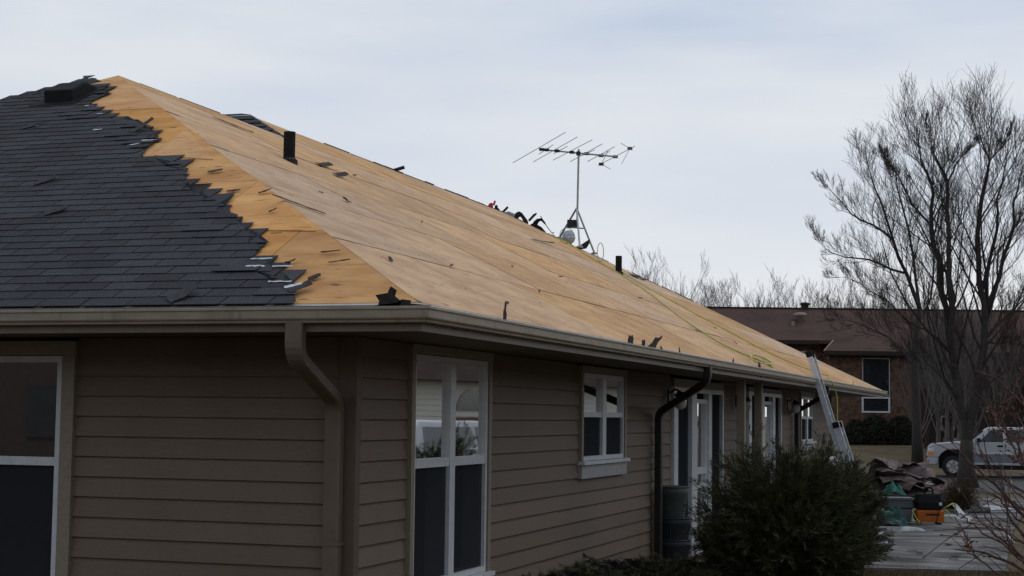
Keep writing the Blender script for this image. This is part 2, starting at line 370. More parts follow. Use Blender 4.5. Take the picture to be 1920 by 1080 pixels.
courses(WX+.09, YE-.09, WIN_R, lambda a, b, z0, z1: board((-WX, a, 0), b-a, z0, z1, R_(90), wall_r))
courses(-11.9, -WX-.15, WIN_F, lambda a, b, z0, z1: board((a, WX, 0), b-a, z0, z1, 0, wall_f))
# corner boards
hpart(hm().box((-WX-.145, WX-.022, ZB), (-WX+.012, WX+.03, ZT-.003)), 'corner_board', 'corner_trim')
hpart(hm().box((-WX-.03, WX+.032, ZB), (-WX+.012, WX+.086, ZT-.003)), 'corner_board', 'corner_trim')
hpart(hm().box((-WX-.03, YE-.086, ZB), (-WX+.015, YE, ZT-.003)), 'corner_board', 'corner_trim')

# --- windows. local frame: u along wall, d outward, z
def wall_r_map(u, d, z): return H((-WX+d, u, z))
def wall_f_map(u, d, z): return H((u, WX-d, z))
def window(mp_, u0, u1, z0, z1, cas, mulls, rail, blinds=(), apron=0, name='window', curtain=None, flip=False, glassrows='top'):
    """mulls: list of (u0,u1) mullions; rail: (z0,z1) meeting rail or None"""
    X = lambda p: mp_(*p)
    c = MB(X); dp = .03
    zb = z0+apron
    c.box((u0, -.04, zb), (u0+cas, dp, z1-cas-.002)); c.box((u1-cas, -.04, zb), (u1, dp, z1-cas-.002)); c.box((u0-.006, -.04, z1-cas), (u1+.006, dp+.006, z1))
    w = c.build(name, 'casing', house)
    if apron: MB(X).box((u0-.004, -.04, z0), (u1+.004, dp+.004, zb-.012)).build('apron', 'vinyl_dull', w)
    sl = MB(X); sl.box((u0-.03, -.04, zb-.008), (u1+.03, dp+.045, zb+.035)); sl.build('sill', 'vinyl', w)
    a, b, lo, hi = u0+cas+.004, u1-cas-.004, zb+.04, z1-cas-.006; fr = .055
    f = MB(X); f.box((a, -.05, lo), (a+fr, .012, hi)); f.box((b-fr, -.05, lo), (b, .012, hi)); f.box((a+fr+.001, -.05, hi-fr), (b-fr-.001, .012, hi)); f.box((a+fr+.001, -.05, lo), (b-fr-.001, .012, lo+fr)); f.build('frame', 'vinyl', w)
    for (m0, m1) in mulls: MB(X).box((m0, -.05, lo+fr+.001), (m1, .016, hi-fr-.001)).build('mullion', 'vinyl', w)
    edges = [a+fr]+[e for m in mulls for e in m]+[b-fr]
    cells = [(edges[i], edges[i+1]) for i in range(0, len(edges), 2)]
    for ci, (p, q) in enumerate(cells):
        p += .001; q -= .001
        rows = [(lo+fr+.001, hi-fr-.001, 'g')]
        if rail:
            MB(X).box((p, -.045, rail[0]), (q, .008, rail[1])).build('meeting_rail', 'vinyl', w)
            rows = [(lo+fr+.001, rail[0]-.001, 's'), (rail[1]+.001, hi-fr-.001, 'g')]
        for (r0, r1, kd) in rows:
            st = .022
            if kd == 's':
                MB(X).box((p, -.03, r0), (q, -.024, r1)).build('screen', 'screen', w)
            else:
                MB(X).box((p, -.036, r0), (q, -.030, r1)).build('pane', 'glass', w)
                if ci in blinds:
                    bl = MB(X); z = r1-.01
                    while z > r0+.02:
                        bl.add([(p+.01, -.075, z), (q-.01, -.075, z), (q-.01, -.105, z-.028), (p+.01, -.105, z-.028), (p+.01, -.077, z-.004), (q-.01, -.077, z-.004), (q-.01, -.107, z-.032), (p+.01, -.107, z-.032)], [(0, 1, 2, 3), (7, 6, 5, 4), (0, 4, 5, 1), (3, 2, 6, 7)]); z -= .04
                    tag(bl.build('blind', 'blind', w), kind='stuff')
                elif curtain and ci in curtain:
                    cu = MB(X); nseg = 28
                    us = np.linspace(p, q, nseg); vs = []
                    for zz in (r0, r1):
                        for k, u in enumerate(us): vs.append((u, -.11+.025*math.sin(k*1.9), zz))
                    cu.add(vs, [(k, k+1, nseg+k+1, nseg+k) for k in range(nseg-1)]); cu.build('curtain', 'curtain', w)
    for (p, q) in cells:
        jl = MB(X); jl.box((p-.02, -.232, lo), (p+.012, -.052, hi)); jl.box((q-.012, -.232, lo), (q+.02, -.052, hi)); jl.box((p+.013, -.232, lo), (q-.013, -.052, lo+.04)); jl.build('jamb_liner', 'vinyl_dull', w)
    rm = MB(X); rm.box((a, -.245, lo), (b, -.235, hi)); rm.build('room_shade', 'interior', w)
    return w
window(wall_r_map, 2.13, 4.36, .36, 2.64, .085, [(3.165, 3.31)], (1.50, 1.585), blinds=(0, 1))
window(wall_r_map, 7.78, 10.02, 1.22, 2.63, .085, [(8.81, 8.99)], (1.985, 2.05), blinds=(), apron=.18, curtain=(0,))
window(wall_r_map, 26.5, 28.82, 1.25, 2.64, .12, [(27.55, 27.75)], (1.99, 2.05), apron=.16)
window(wall_f_map, -6.4, -3.674, .3, 2.615, .13, [], (1.50, 1.575), blinds=(0,))
# glazed door units: dark screened side panels either side of a glazed storm door
def door_unit(u0, u1, m1, m2, zt, zhead, tone):
    X = lambda p: wall_r_map(*p)
    w = MB(X).box((u0, -.04, zhead+.004), (u1, .03, 2.60)).build('door_unit', 'casing', house)
    j = MB(X); j.box((u0, -.05, -.3), (u0+.28, .035, zhead)); j.box((u1-.1, -.05, -.3), (u1, .035, zhead)); j.box((u0+.282, -.05, zt), (u1-.102, .03, zhead)); j.build('jamb', 'vinyl', w)
    for (p, q) in (m1, m2):
        mm = MB(X); t = (q-p)/3.0
        mm.box((p, -.05, -.3), (p+t*1.4, .045, zt-.001)); mm.box((p+t*1.4+.004, -.05, -.3), (q, .028, zt-.001)); mm.build('mullion', 'vinyl', w)
    for (p, q) in ((u0+.284, m1[0]-.002), (m2[1]+.002, u1-.104)):
        MB(X).box((p, -.03, -.25), (q, -.022, zt-.002)).build('screen', 'screen', w)
    p, q = m1[1]+.002, m2[0]-.002
    d = MB(X); d.box((p, -.04, -.25), (p+.09, .02, zt-.1)); d.box((q-.09, -.04, -.25), (q, .02, zt-.1)); d.box((p+.091, -.04, zt-.17), (q-.091, .02, zt-.1)); d.box((p+.091, -.04, 1.06), (q-.091, .02, 1.17)); d.box((p+.091, -.04, .83), (q-.091, .02, .9)); d.box((p+.091, -.04, -.25), (q-.091, .02, -.05))
    dr = d.build('storm_door', 'vinyl', w)
    for (a_, b_) in ((1.172, zt-.172), (.902, 1.058), (-.048, .828)): MB(X).box((p+.092, -.03, a_), (q-.092, -.024, b_)).build('pane', 'glass', dr)
    cu = MB(X); us = np.linspace(p+.05, q-.05, 30); vs = [(u, -.12+.02*math.sin(k*1.7), zz) for zz in (-.2, zt-.12) for k, u in enumerate(us)]
    cu.add(vs, [(k, k+1, 31+k, 30+k) for k in range(29)]); cu.build('curtain', tone, w)
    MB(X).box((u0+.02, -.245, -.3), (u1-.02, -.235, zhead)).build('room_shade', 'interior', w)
    MB(X).box((u0-.05, .036, -.36), (u1+.05, .25, -.302)).build('threshold', 'concrete_edge', w)
door_unit(12.97, 16.98, (14.24, 14.68), (15.60, 15.95), 2.40, 2.47, 'curtain')
door_unit(19.57, 23.60, (20.98, 21.38), (22.36, 22.74), 2.44, 2.51, 'curtain')

# --- soffit, fascia, gutters
YL = L
hpart(hm().slab([(0, 0, Z0-.2), (0, YL, Z0-.2), (-10.5, YL, Z0-.2), (-10.5, YE+.01, Z0-.2), (-WX-.02, YE+.01, Z0-.2), (-WX-.02, WX+.02, Z0-.2), (-12, WX+.02, Z0-.2), (-12, 0, Z0-.2)], (0, 0, .02)), 'soffit', 'soffit')
def run(prof, mat, name):
    """profile of (outward, z) carried round the eave with a mitred corner; two lengths"""
    n = len(prof)
    for leg in (0, 1):
        m = hm(); A = []; B = []
        for d, z in prof:
            if leg == 0: A.append((-12, -d, Z0+z)); B.append((d-.001, -d, Z0+z))
            else: A.append((d, -d+.001, Z0+z)); B.append((d, YL+d, Z0+z))
        m.add(A+B, [(i, (i+1) % n, n+(i+1) % n, n+i) for i in range(n)]+[tuple(range(n)), tuple(reversed(range(n, 2*n)))])
        hpart(m, name, mat)
run([(-.02, -.02), (.012, -.02), (.012, -.215), (-.02, -.215)], 'fascia', 'fascia')
gp = [(.014, -.028), (.014, -.150), (.072, -.152), (.080, -.147), (.084, -.132), (.089, -.128), (.100, -.122), (.106, -.112), (.110, -.058), (.113, -.052), (.121, -.048), (.121, -.030), (.116, -.027), (.108, -.032), (.106, -.05), (.100, -.105), (.085, -.120), (.070, -.142), (.022, -.140), (.022, -.028)]
run(gp, 'gutter', 'gutter')
# drip edge flashing
run([(-.03, .006), (.03, -.012), (.03, -.016), (-.03, .002)], 'vinyl_dull', 'drip_edge')
for (xx, yy) in ((-2.62, None), (None, 5.9), (None, 17.4), (None, 28.6)):
    m = hm(); w2 = .022; n = 12; prf = [(d+.0025, z-.0005) for d, z in gp[1:13]]
    A = [((xx-w2, -d, Z0+z) if yy is None else (d, yy-w2, Z0+z)) for d, z in prf]; B = [((xx+w2, -d, Z0+z) if yy is None else (d, yy+w2, Z0+z)) for d, z in prf]
    m.add(A+B, [(i, i+1, n+i+1, n+i) for i in range(n-1)]); hpart(m, 'gutter_seam', 'gutter')
# far end gutter return
hpart(hm().box((-4, YL+.014, Z0-.15), (.10, YL+.11, Z0-.03)), 'gutter', 'gutter')

# --- downspouts: outlet, sloped elbow back to the wall, leader with clips
def downspout(path, w, t, side, mat):
    """rectangular pipe swept along path (house units) with rounded elbows"""
    pts = [np.array(p, float) for p in path]; res = [pts[0]]
    for i in range(1, len(pts)-1):
        a, b, c = pts[i-1], pts[i], pts[i+1]; r = .12
        p0 = b+nrm(a-b)*r; p1 = b+nrm(c-b)*r
        for s in np.linspace(0, 1, 6): res.append((1-s)**2*p0+2*s*(1-s)*b+s*s*p1)
    res.append(pts[-1]); m = hm(); vs = []; side = np.array(side, float)
    for i, p in enumerate(res):
        d = nrm(res[min(i+1, len(res)-1)]-res[max(i-1, 0)]); u = nrm(np.cross(d, side))
        k = .12
        for (aa, bb) in ((-1, -1+k*2), (-1+k*2, -1), (1-k*2, -1), (1, -1+k*2), (1, 1-k*2), (1-k*2, 1), (-1+k*2, 1), (-1, 1-k*2)):
            vs.append(p+side*aa*w/2+u*bb*t/2)
    n = len(res)
    m.add(vs, [(i*8+k, i*8+(k+1) % 8, (i+1)*8+(k+1) % 8, (i+1)*8+k) for i in range(n-1) for k in range(8)]+[tuple(range(8)), tuple(reversed(range((n-1)*8, n*8)))])
    o = hpart(m, 'downspout', mat)
    return o
d1 = downspout([(-1.035, -.05, Z0-.14), (-1.035, -.05, 2.44), (-1.10, WX-.085, 2.10), (-1.10, WX-.085, -.1), (-1.10, WX-.4, -.3)], .145, .1, (1, 0, 0), 'downspout')
hpart(hm().box((-1.185, WX-.14, .9), (-1.015, WX-.026, .93)), 'strap', 'downspout', d1)
d2 = downspout([(.05, 10.80, Z0-.14), (.05, 10.80, 2.50), (-WX+.09, 11.68, 2.06), (-WX+.09, 11.68, -.35)], .14, .1, (0, 1, 0), 'downspout_dark')
d3 = downspout([(.05, 23.65, Z0-.14), (.05, 23.65, 2.52), (-WX+.09, 25.4, 2.16), (-WX+.09, 25.4, -.4)], .14, .1, (0, 1, 0), 'downspout_dark')

# --- porch posts
for (py, ) in ((16.1,), (17.85,)):
    pp = hm().box((-.52, py, -.5), (-.38, py+.14, ZT)); bevel(hpart(pp, 'porch_post', 'casing'), .008)

# --- wall lamps
for k, yy in enumerate((12.55, 18.15, 24.35)):
    m = hm(); m.box((-WX+.03, yy-.06, 2.20), (-WX+.06, yy+.06, 2.42)); m.tube([(-WX+.05, yy, 2.36), (-WX+.14, yy, 2.42), (-WX+.22, yy, 2.38)], .018, 6)
    m.lathe([(.005, .06), (.05, .05), (.075, .02), (.10, -.01), (.10, -.02), (.02, -.02)], (-WX+.22, yy, 2.33), 16)
    o = hpart(m, 'wall_lamp', 'black_metal')
    g = hm().lathe([(.07, .0), (.095, -.05), (.10, -.1), (.08, -.16), (.04, -.19), (.01, -.195)], (-WX+.22, yy, 2.308), 16); hpart(g, 'glass_globe', 'opal_glass', o, True)

# ================================================================== the roof
def RP(ax, y, h=0.0):      # right slope: ax = distance in from eave (plan), h = height off the plane along its normal
    n = np.array([.5, 0, 1.0])/SQ; return np.array([-ax, y, Z0+.5*ax])+n*h
def FP(x, ay, h=0.0):
    n = np.array([0, -.5, 1.0])/SQ; return np.array([x, ay, Z0+.5*ay])+n*h
rf = hm(); e = -.03
def lowered(p): return (p[0], p[1], p[2]-.035)
P1 = (-W1, W1, Z0+.5*W1); P2 = (-W2, Y2, Z0+.5*W2); Q1 = (-W1, Y2-(W2-W1), Z0+.5*W1); E2 = (-W2, L-W2, Z0+.5*W2); EL = (-2*W1, 0, Z0); ER = (0, 0, Z0); FR = (0, L, Z0); FL = (-2*W2, L, Z0)
Q0 = (-2*W2+(-W2+W1)*0, Y2-W2, Z0)
rv = [lowered(p) for p in (ER, FR, E2, P2, Q1, P1, EL, FL, (-2*W2, Y2-W2, Z0), (-2*W1, Y2-W2, Z0))]
rf.add(rv, [(0, 1, 2, 3, 4, 5), (0, 5, 6), (1, 7, 2), (7, 8, 3, 2), (3, 8, 4), (6, 5, 4, 9)])
roof = hpart(rf, 'roof', 'deck')

# --- plywood sheets, right slope
SH, SW = 1.22/SQ/S, 2.44/S      # sheet height in plan units, length
def sheet(poly, P, mat, h0, th=.014):
    """poly in plan coordinates -> slab lying on the slope"""
    m = hm(); a = [P(u, v, h0) for u, v in poly]; up = P(0, 0, th)-P(0, 0, 0); m.slab(a, up); return hpart(m, 'plywood_sheet', mat, roof)
row = 0; ax = 0.012
while ax < W2:
    top = min(ax+SH, W2)
    if ax < W1 < top and top-W1 > .2: top = W1
    off = (row % 2)*SW*.5+random.uniform(-.3, .3); y = -off
    while y < L:
        g = .008+abs(random.gauss(0, .007)); g2 = .010+abs(random.gauss(0, .008))
        poly = [(ax+g, y+g2), (top-g, y+g2), (top-g, y+SW-g2), (ax+g, y+SW-g2)]
        # slight skew of hand-laid sheets
        poly = [(p+random.uniform(-.004, .004), q+random.uniform(-.006, .006)) for p, q in poly]
        if random.random() < .25:      # a lifted, curled edge opens a wedge-shaped gap
            k = random.choice((0, 1)); wdt = random.uniform(.015, .045)
            i = {0: (0, 3), 1: (1, 2)}[k]; j = random.choice(i); poly[j] = (poly[j][0]+(wdt if k == 0 else -wdt), poly[j][1])
        poly = clip(poly, (1, -1), -.004)                     # y >= ax   (near hip)
        poly = clip(poly, (1, 1), L-.01)                      # far hip
        if ax >= W1-.01: poly = clip(poly, (1, -1), -(Q1[1]-W1)-.01)
        if len(poly) >= 3:
            ar = abs(sum(poly[i][0]*poly[(i+1) % len(poly)][1]-poly[(i+1) % len(poly)][0]*poly[i][1] for i in range(len(poly))))/2
            if ar > .01: sheet(poly, lambda u, v, h: RP(u, v, h), 'sheath_right', -.022+random.uniform(0, .005))
        y += SW
    ax = top; row += 1
# --- plywood sheets, front slope, with the small fill-in triangles at the hip
row = 0; ay = 0.03
while ay < W1:
    top = 1.58 if row == 0 else min(ay+SH, W1)
    x = .5; first = True; wd = .5+ay+random.uniform(1.3, 2.6)
    while x > -9.5:
        g = .004; xl = x-(wd if first else SW)
        poly = [(x-g, ay+g), (x-g, top-g), (xl+g, top-g), (xl+g, ay+g)]
        poly = clip(poly, (1, 1), -.002)                      # x <= -ay (hip)
        poly = clip(poly, (-1, 1), 2*W1-.05)
        if len(poly) >= 3: sheet(poly, lambda u, v, h: FP(u, v, h), 'sheath_front', -.022+random.uniform(0, .003))
        x = xl; first = False
    ay = top; row += 1
for tri in (((540, 391), (487, 431), (592, 433)), ((349, 241), (288, 291), (400, 299)),):     # fill-in triangles beside the hip
    pl = [tuple(on_front(*q)[:2]) for q in tri]; pl = clip(pl, (1, 1), -.003)
    if len(pl) >= 3: sheet(pl, lambda u, v, h: FP(u, v, h), 'sheath_front', -.008, .010)

# --- shingles left on the front slope, torn edge surveyed from the photograph
torn = [(150, 148), (160, 155), (175, 167), (200, 169), (217, 179), (190, 182), (175, 192), (167, 205), (192, 210), (210, 217), (226, 224), (217, 233), (250, 231), (291, 235), (290, 247), (304, 265), (277, 280), (254, 284), (267, 297), (300, 306), (337, 308), (365, 315), (345, 322), (365, 326), (346, 347), (375, 365), (410, 375), (415, 385), (431, 387), (415, 402), (422, 407), (428, 401), (460, 401), (445, 416), (467, 429), (465, 437), (492, 440), (485, 450), (515, 453), (507, 465), (475, 487), (462, 502), (512, 509), (529, 515), (522, 525), (565, 528), (557, 539), (577, 541), (565, 557), (557, 575)]
TB = [on_front(*q)[:2] for q in torn]
def torn_intervals(ay):
    xs = []
    for a, b in zip(TB[:-1], TB[1:]):
        if (a[1]-ay)*(b[1]-ay) < 0: xs.append(a[0]+(ay-a[1])/(b[1]-a[1])*(b[0]-a[0]))
    xs.sort()
    if not xs: return [(-16, TB[0][0])] if ay > TB[0][1] else []
    iv = [(-16, xs[0])]; i = 1
    while i+1 < len(xs): iv.append((xs[i], xs[i+1])); i += 2
    return iv
EXP = .178/SQ; TAB = .43; HEAD = .42/SQ
tabs = []
def tab_geo(xa, xb, ay, lift, cutr=0.0):
    t = .006; h0 = .020+lift; h1 = .006; top = min(ay+HEAD, W1); hh = lambda f: h0+(h1-h0)*f
    a = [FP(xa, ay, h0), FP(xb, ay, h0)]
    if cutr:                                    # ripped end: an uneven edge instead of a straight cut
        for f in (.18, .36, .55, .78): a.append(FP(xb+cutr*f+random.uniform(-.05, .03), ay+(top-ay)*f, hh(f)))
    a += [FP(xb+cutr, top, h1), FP(xa, top, h1)]
    return a, (FP(0, 0, t)-FP(0, 0, 0))
r_ = 0; ay = -.03
while ay < W1-.36:
    up_ = torn_intervals(min(ay+HEAD*.95, W1-.02))
    for (xa, xb) in torn_intervals(max(ay+.03, .01)):
        ends = [e_[1] for e_ in up_]; xt = min(ends, key=lambda e_: abs(e_-xb+.3)) if ends else xb-.35
        slope_ = max(-.62, min(.05, xt-xb))
        xa = max(xa, -2*W1+ay+.02); xb -= .02
        k0 = math.floor((xa-(r_ % 2)*TAB/2)/TAB)
        x = k0*TAB+(r_ % 2)*TAB/2+random.uniform(-.01, .01)
        while x < xb-.03:
            p, q = max(x, xa), min(x+TAB-.012, xb)
            if q-p > .05:
                X0 = hproj(FP(p, ay)); X1 = hproj(FP(q, ay))
                if X1[0] > -60:
                    near = xb-q
                    lift = random.uniform(0, .003)+(random.uniform(.0, .014) if near < .5 and random.random() < .4 else 0)
                    rag = slope_+random.uniform(-.06, .05) if q >= xb-.001 else 0.0
                    if not rag and q+slope_*.8 > xb+slope_*1.0 and xb-q < -slope_: rag = min(-.001, xb+slope_-q+random.uniform(-.05, .03))
                    tabs.append((X1[0]-X0[0], p, q, ay, lift, rag))
            x += TAB
    ay += EXP; r_ += 1
tabs.sort(key=lambda t: -t[0]*(.5 if False else 1)*(1 if t[0] > 0 else 1))
tabs.sort(key=lambda t: -(t[0])*(8-t[3]))
restm = hm()
for i, (w, p, q, ay, lift, rag) in enumerate(tabs):
    if i < 300:
        a, up = tab_geo(p, q, ay, lift, rag); hpart(hm().slab(a, up), 'shingle', 'shingle', roof)
    else:
        a, up = tab_geo(p, q, ay, lift, rag); restm.slab(a, up)
tag(hpart(restm, 'shingles', 'shingle', roof), kind='stuff')
# hip caps on the far-left hip, and leftover shingles behind the ridge
for i in range(26):
    t = i*.24; c0 = np.array([-2*W1+W1*.999, W1*.999, Z0+.5*W1*.999]); d = nrm((-1, -1, -.5)); c = c0+d*(t+.35)
    sx = np.array([1, 0, 0])*.16; sy = np.array([0, 1, .5])*.16
    m = hm(); m.slab([c+np.array([0, 0, .035]), c+d*.3+np.array([0, 0, .045]), c+d*.3+np.array([.17, -.05, -.02]), c+np.array([.17, -.05, -.03])], (0, 0, .006)); hpart(m, 'hip_cap', 'shingle', roof)
# shingled end of the taller back roof
for i in range(8):
    yy = Q1[1]-.5+i*.24; zz = Z0+.5*W2-.5*(Y2-yy)
    xr = -W1-(yy-Q1[1])-.02; xl = xr-2.6
    m = hm(); a = [(xl, yy, zz+.03), (xr, yy, zz+.03), (xr-.26, min(yy+.3, Y2), min(zz+.15, P2[2]+.02)), (xl, min(yy+.3, Y2), min(zz+.15, P2[2]+.02))]
    if yy < Y2-.05: hpart(m.slab(a, (0, 0, .008)), 'shingle', 'shingle', roof)
# ragged dark felt and shingle edge along the tall ridge and the far hip
m = 0; y = Y2+3.2
while y < L-W2:
    ln = random.uniform(.5, 1.3); hgt = random.uniform(.02, .05)
    hpart(hm().slab([(-W2-.02, y, Z0+.5*W2-.02), (-W2-.02, y+ln, Z0+.5*W2-.02), (-W2-.35, y+ln, Z0+.5*W2-.17), (-W2-.35, y, Z0+.5*W2-.17)], (0, 0, hgt+.01)), 'ridge_shingle', 'shingle_edge', roof); y += ln+random.uniform(0, .05)
y = W1+.6
while y < Q1[1]-.6:
    ln = random.uniform(.6, 1.4)
    hpart(hm().slab([(-W1-.02, y, P1[2]-.02), (-W1-.02, y+ln, P1[2]-.02), (-W1-.3, y+ln, P1[2]-.15), (-W1-.3, y, P1[2]-.15)], (0, 0, random.uniform(.012, .03))), 'ridge_shingle', 'shingle_edge', roof); y += ln+.1
t = .4
while t < W2-.3:
    ln = random.uniform(.3, .7); p = np.array([-t, L-t, Z0+.5*t]); d = nrm((-1, -1, .5)); o_ = np.array([0, .3, -.15])
    if random.random() < .75: hpart(hm().slab([p+np.array([0, .02, -.01]), p+d*ln+np.array([0, .02, -.01]), p+d*ln+o_, p+o_], (0, 0, random.uniform(.01, .035))), 'hip_shingle', 'shingle_edge', roof)
    t += ln*.66+.05

# --- roof box vent (front slope) and plumbing pipes
bv = np.array(on_front(132, 196)); 
vm = hm(); vx0, vx1 = -7.74, -7.32; vy0, vy1 = 6.16, 6.80
zf = lambda yy: Z0+.5*yy
vm.add([(vx0, vy0, zf(vy0)), (vx1, vy0, zf(vy0)), (vx1+.02, vy1, zf(vy1)), (vx0-.02, vy1, zf(vy1)), (vx0, vy0-.02, zf(vy0)+.19), (vx1, vy0-.02, zf(vy0)+.19), (vx1+.0, vy1-.34, zf(vy1)+.03), (vx0, vy1-.34, zf(vy1)+.03)], [(0, 1, 5, 4), (1, 2, 6, 5), (2, 3, 7, 6), (3, 0, 4, 7), (4, 5, 6, 7)])
v = hpart(vm, 'roof_vent', 'black_plastic', roof); bevel(v, .012, 2)
fl = hm(); fl.slab([FP(vx0-.15, vy0-.1, .03), FP(vx1+.1, vy0-.1, .03), FP(vx1+.1, vy1+.05, .03), FP(vx0-.15, vy1+.1, .03)], FP(0, 0, .004)-FP(0, 0, 0)); hpart(fl, 'vent_flange', 'black_plastic', roof)
for (px, py, hgt, rad) in ((542, 301, .385, .079), (1160, 511, .40, .078)):
    b = np.array(on_right(px, py)); m = hm(); m.lathe([(rad, -.15), (rad, hgt), (rad*.82, hgt+.002), (rad*.82, hgt-.2)], b, 18); hpart(m, 'vent_pipe', 'black_plastic', roof, False)
    m = hm(); m.lathe([(rad*1.5, -.06), (rad*1.45, .0), (rad*1.05, .035)], b, 16); hpart(m, 'pipe_collar', 'felt', roof)

# ================================================================== things on the roof
def HV(p): return np.array(H(p))
RN = np.array([.5, 0, 1.0])/SQ; RY = np.array([0, 1.0, 0]); RU = np.array([-1, 0, .5])/SQ      # right-slope frame
FN = np.array([0, -.5, 1.0])/SQ; FX = np.array([1.0, 0, 0]); FU = np.array([0, 1, .5])/SQ
def scrap(px, py, face, ln, wd, ang, lift, name, mat, label, cat, group=None, curl=.03, th=.006):
    """a torn, bent strip lying on a roof slope"""
    base = np.array(on_right(px, py) if face == 'r' else on_front(px, py)); n, a, b = (RN, RY, RU) if face == 'r' else (FN, FX, FU)
    d = a*math.cos(ang)+b*math.sin(ang); w = np.cross(n, d); m = MB(); k = 6; top = []; bot = []
    for i in range(k+1):
        s = i/k-.5; z = .012+lift*(i/k)**1.5+curl*ln*.25*(2*s)**2*.4
        hw = wd/2*(1-.5*abs(s)*random.uniform(.2, 1.3)); c = base+d*ln*s+n*z
        for sg in (-1, 1): top.append(c+w*hw*sg*random.uniform(.75, 1.1)+n*random.uniform(0, .006)); 
    vs = top+[p-n*th for p in top]; q = 2*(k+1)
    fs = [(2*i, 2*i+1, 2*i+3, 2*i+2) for i in range(k)]+[(q+2*i, q+2*i+2, q+2*i+3, q+2*i+1) for i in range(k)]
    fs += [(2*i, 2*i+2, q+2*i+2, q+2*i) for i in range(k)]+[(2*i+1, q+2*i+1, q+2*i+3, 2*i+3) for i in range(k)]+[(0, q, q+1, 1), (2*k, 2*k+1, q+2*k+1, q+2*k)]
    org = HV(base); m.add([HV(p)-org for p in vs], fs); o = m.build(name, mat); o.location = tuple(org); return tag(o, label, cat, group)
SC = 'small torn dark shingle scrap lying on the bare plywood of the long slope'
for (px, py, l, w, a) in ((405, 322, 0, 0, 0),): pass
for (px, py, l, w, a_) in ((648, 377, .16, .09, .3), (664, 330, .2, .06, .1), (601, 362, .1, .06, 0), (731, 489, .1, .07, .9), (650, 378, .12, .05, 2.), (790, 418, .12, .04, .1), (1340, 615, .14, .06, .1), (1378, 643, .2, .05, .1), (845, 500, .1, .05, .2), (950, 570, .12, .05, .2), (1010, 548, .1, .05, .1), (1200, 560, .2, .05, 0.), (1050, 520, .16, .05, 0.), (960, 500, .16, .05, .1)):
    scrap(px, py, 'r', l*random.uniform(.6, 1.3), w*random.uniform(.4, .8), a_+random.uniform(-.6, .6), random.uniform(0, .02), 'shingle_scrap', 'scrap', SC, 'shingle scrap', 'shingle scraps on the long slope')
SF = 'small torn dark shingle scrap lying on the orange plywood above the end wall'
for (px, py, l, w, a_) in ((404, 323, .16, .07, .1), (497, 362, .13, .05, .2), (438, 359, .14, .05, .2), (590, 523, .11, .09, .5), (637, 493, .2, .02, .0), (620, 474, .18, .02, .0), (545, 494, .1, .04, 0), (375, 366, .07, .06, 1), (512, 398, .08, .04, 0)):
    scrap(px, py, 'f', l, w, a_, random.uniform(0, .03), 'shingle_scrap', 'scrap', SF, 'shingle scrap', 'shingle scraps on the end slope')
# bigger single pieces
scrap(607, 312, 'r', .75, .13, .25, .05, 'felt_strip', 'felt', 'crumpled dark felt strip just downhill of the nearest black vent pipe', 'felt strip', curl=.1)
scrap(637, 331, 'r', .6, .12, .2, .06, 'felt_strip', 'felt', 'dark curled felt strip farther right of the nearest black vent pipe', 'felt strip', curl=.1)
scrap(560, 385, 'r', .8, .05, -.25, .0, 'felt_strip', 'felt', 'thin dark sliver beside the near hip on the long slope', 'felt strip', curl=.02)
scrap(1017, 455, 'r', 2.4, .07, .12, .05, 'felt_strip', 'felt', 'long thin dark strip with a hooked end below the ridge tools', 'felt strip', curl=.05)
scrap(438, 236, 'r', 1.1, .05, -.05, .0, 'felt_strip', 'felt', 'dark strip standing in for an open slit high on the slope near the peak', 'felt strip', curl=.02)  # dark strip laid in place of the darkness inside an open gap
scrap(1190, 519, 'r', 1.0, .22, .05, .03, 'felt_strip', 'felt', 'dark torn felt patch just right of the far vent pipe', 'felt strip', curl=.1)
scrap(1205, 525, 'r', .7, .12, .05, .03, 'felt_strip', 'felt', 'narrow dark felt scrap beyond the patch at the far vent pipe', 'felt strip', curl=.1)
# silver tab strips and loose tabs on the shingles
SV = 'small silver adhesive strip showing on the torn dark shingles'
for (px, py, l, w, a_) in ((183, 248, .2, .035, .0), (163, 203, .09, .04, .4), (187, 218, .13, .035, .2), (280, 268, .3, .035, .05), (251, 276, .25, .03, .5), (490, 492, .34, .03, 0), (478, 506, .3, .05, 0), (530, 506, .3, .035, 0), (525, 535, .34, .035, 0), (68, 241, .1, .03, 0), (302, 547, 0, 0, 0)):
    if l: 
        o = scrap(px, py, 'f', l*.62, w*.8, a_, .0, 'silver_strip', 'silver', SV, 'adhesive strip', 'silver strips on the torn shingles', curl=.01, th=.003); o.location.z += .016
def bent_tab(px, py, l, w, a_, lift, label, mat='shingle_edge'):
    o = scrap(px, py, 'f', l*.75, w*.75, a_, lift*.6, 'loose_shingle', mat, label, 'shingle'); o.location.z += .02; return o
bent_tab(268, 247, .38, .2, .75, .16, 'curled up dark shingle tab at the torn edge below the peak')
bent_tab(60, 242, .3, .14, .6, .05, 'loose dark shingle tab high on the dark slope left of the torn edge')
bent_tab(85, 346, .3, .2, .7, .05, 'loose shingle tab with pale corner in the middle of the dark slope')
bent_tab(105, 403, .3, .18, .6, .04, 'loose lighter shingle tab low on the far left of the dark slope')
bent_tab(343, 563, .34, .24, .8, .1, 'dark bent shingle tab just above the gutter of the end wall')
bent_tab(550, 545, .2, .07, .3, .02, 'silver edged bent shingle tab at the bottom end of the torn edge', 'silver')
bent_tab(563, 548, .26, .16, .7, .04, 'dark shingle corner sticking out lowest on the torn edge')
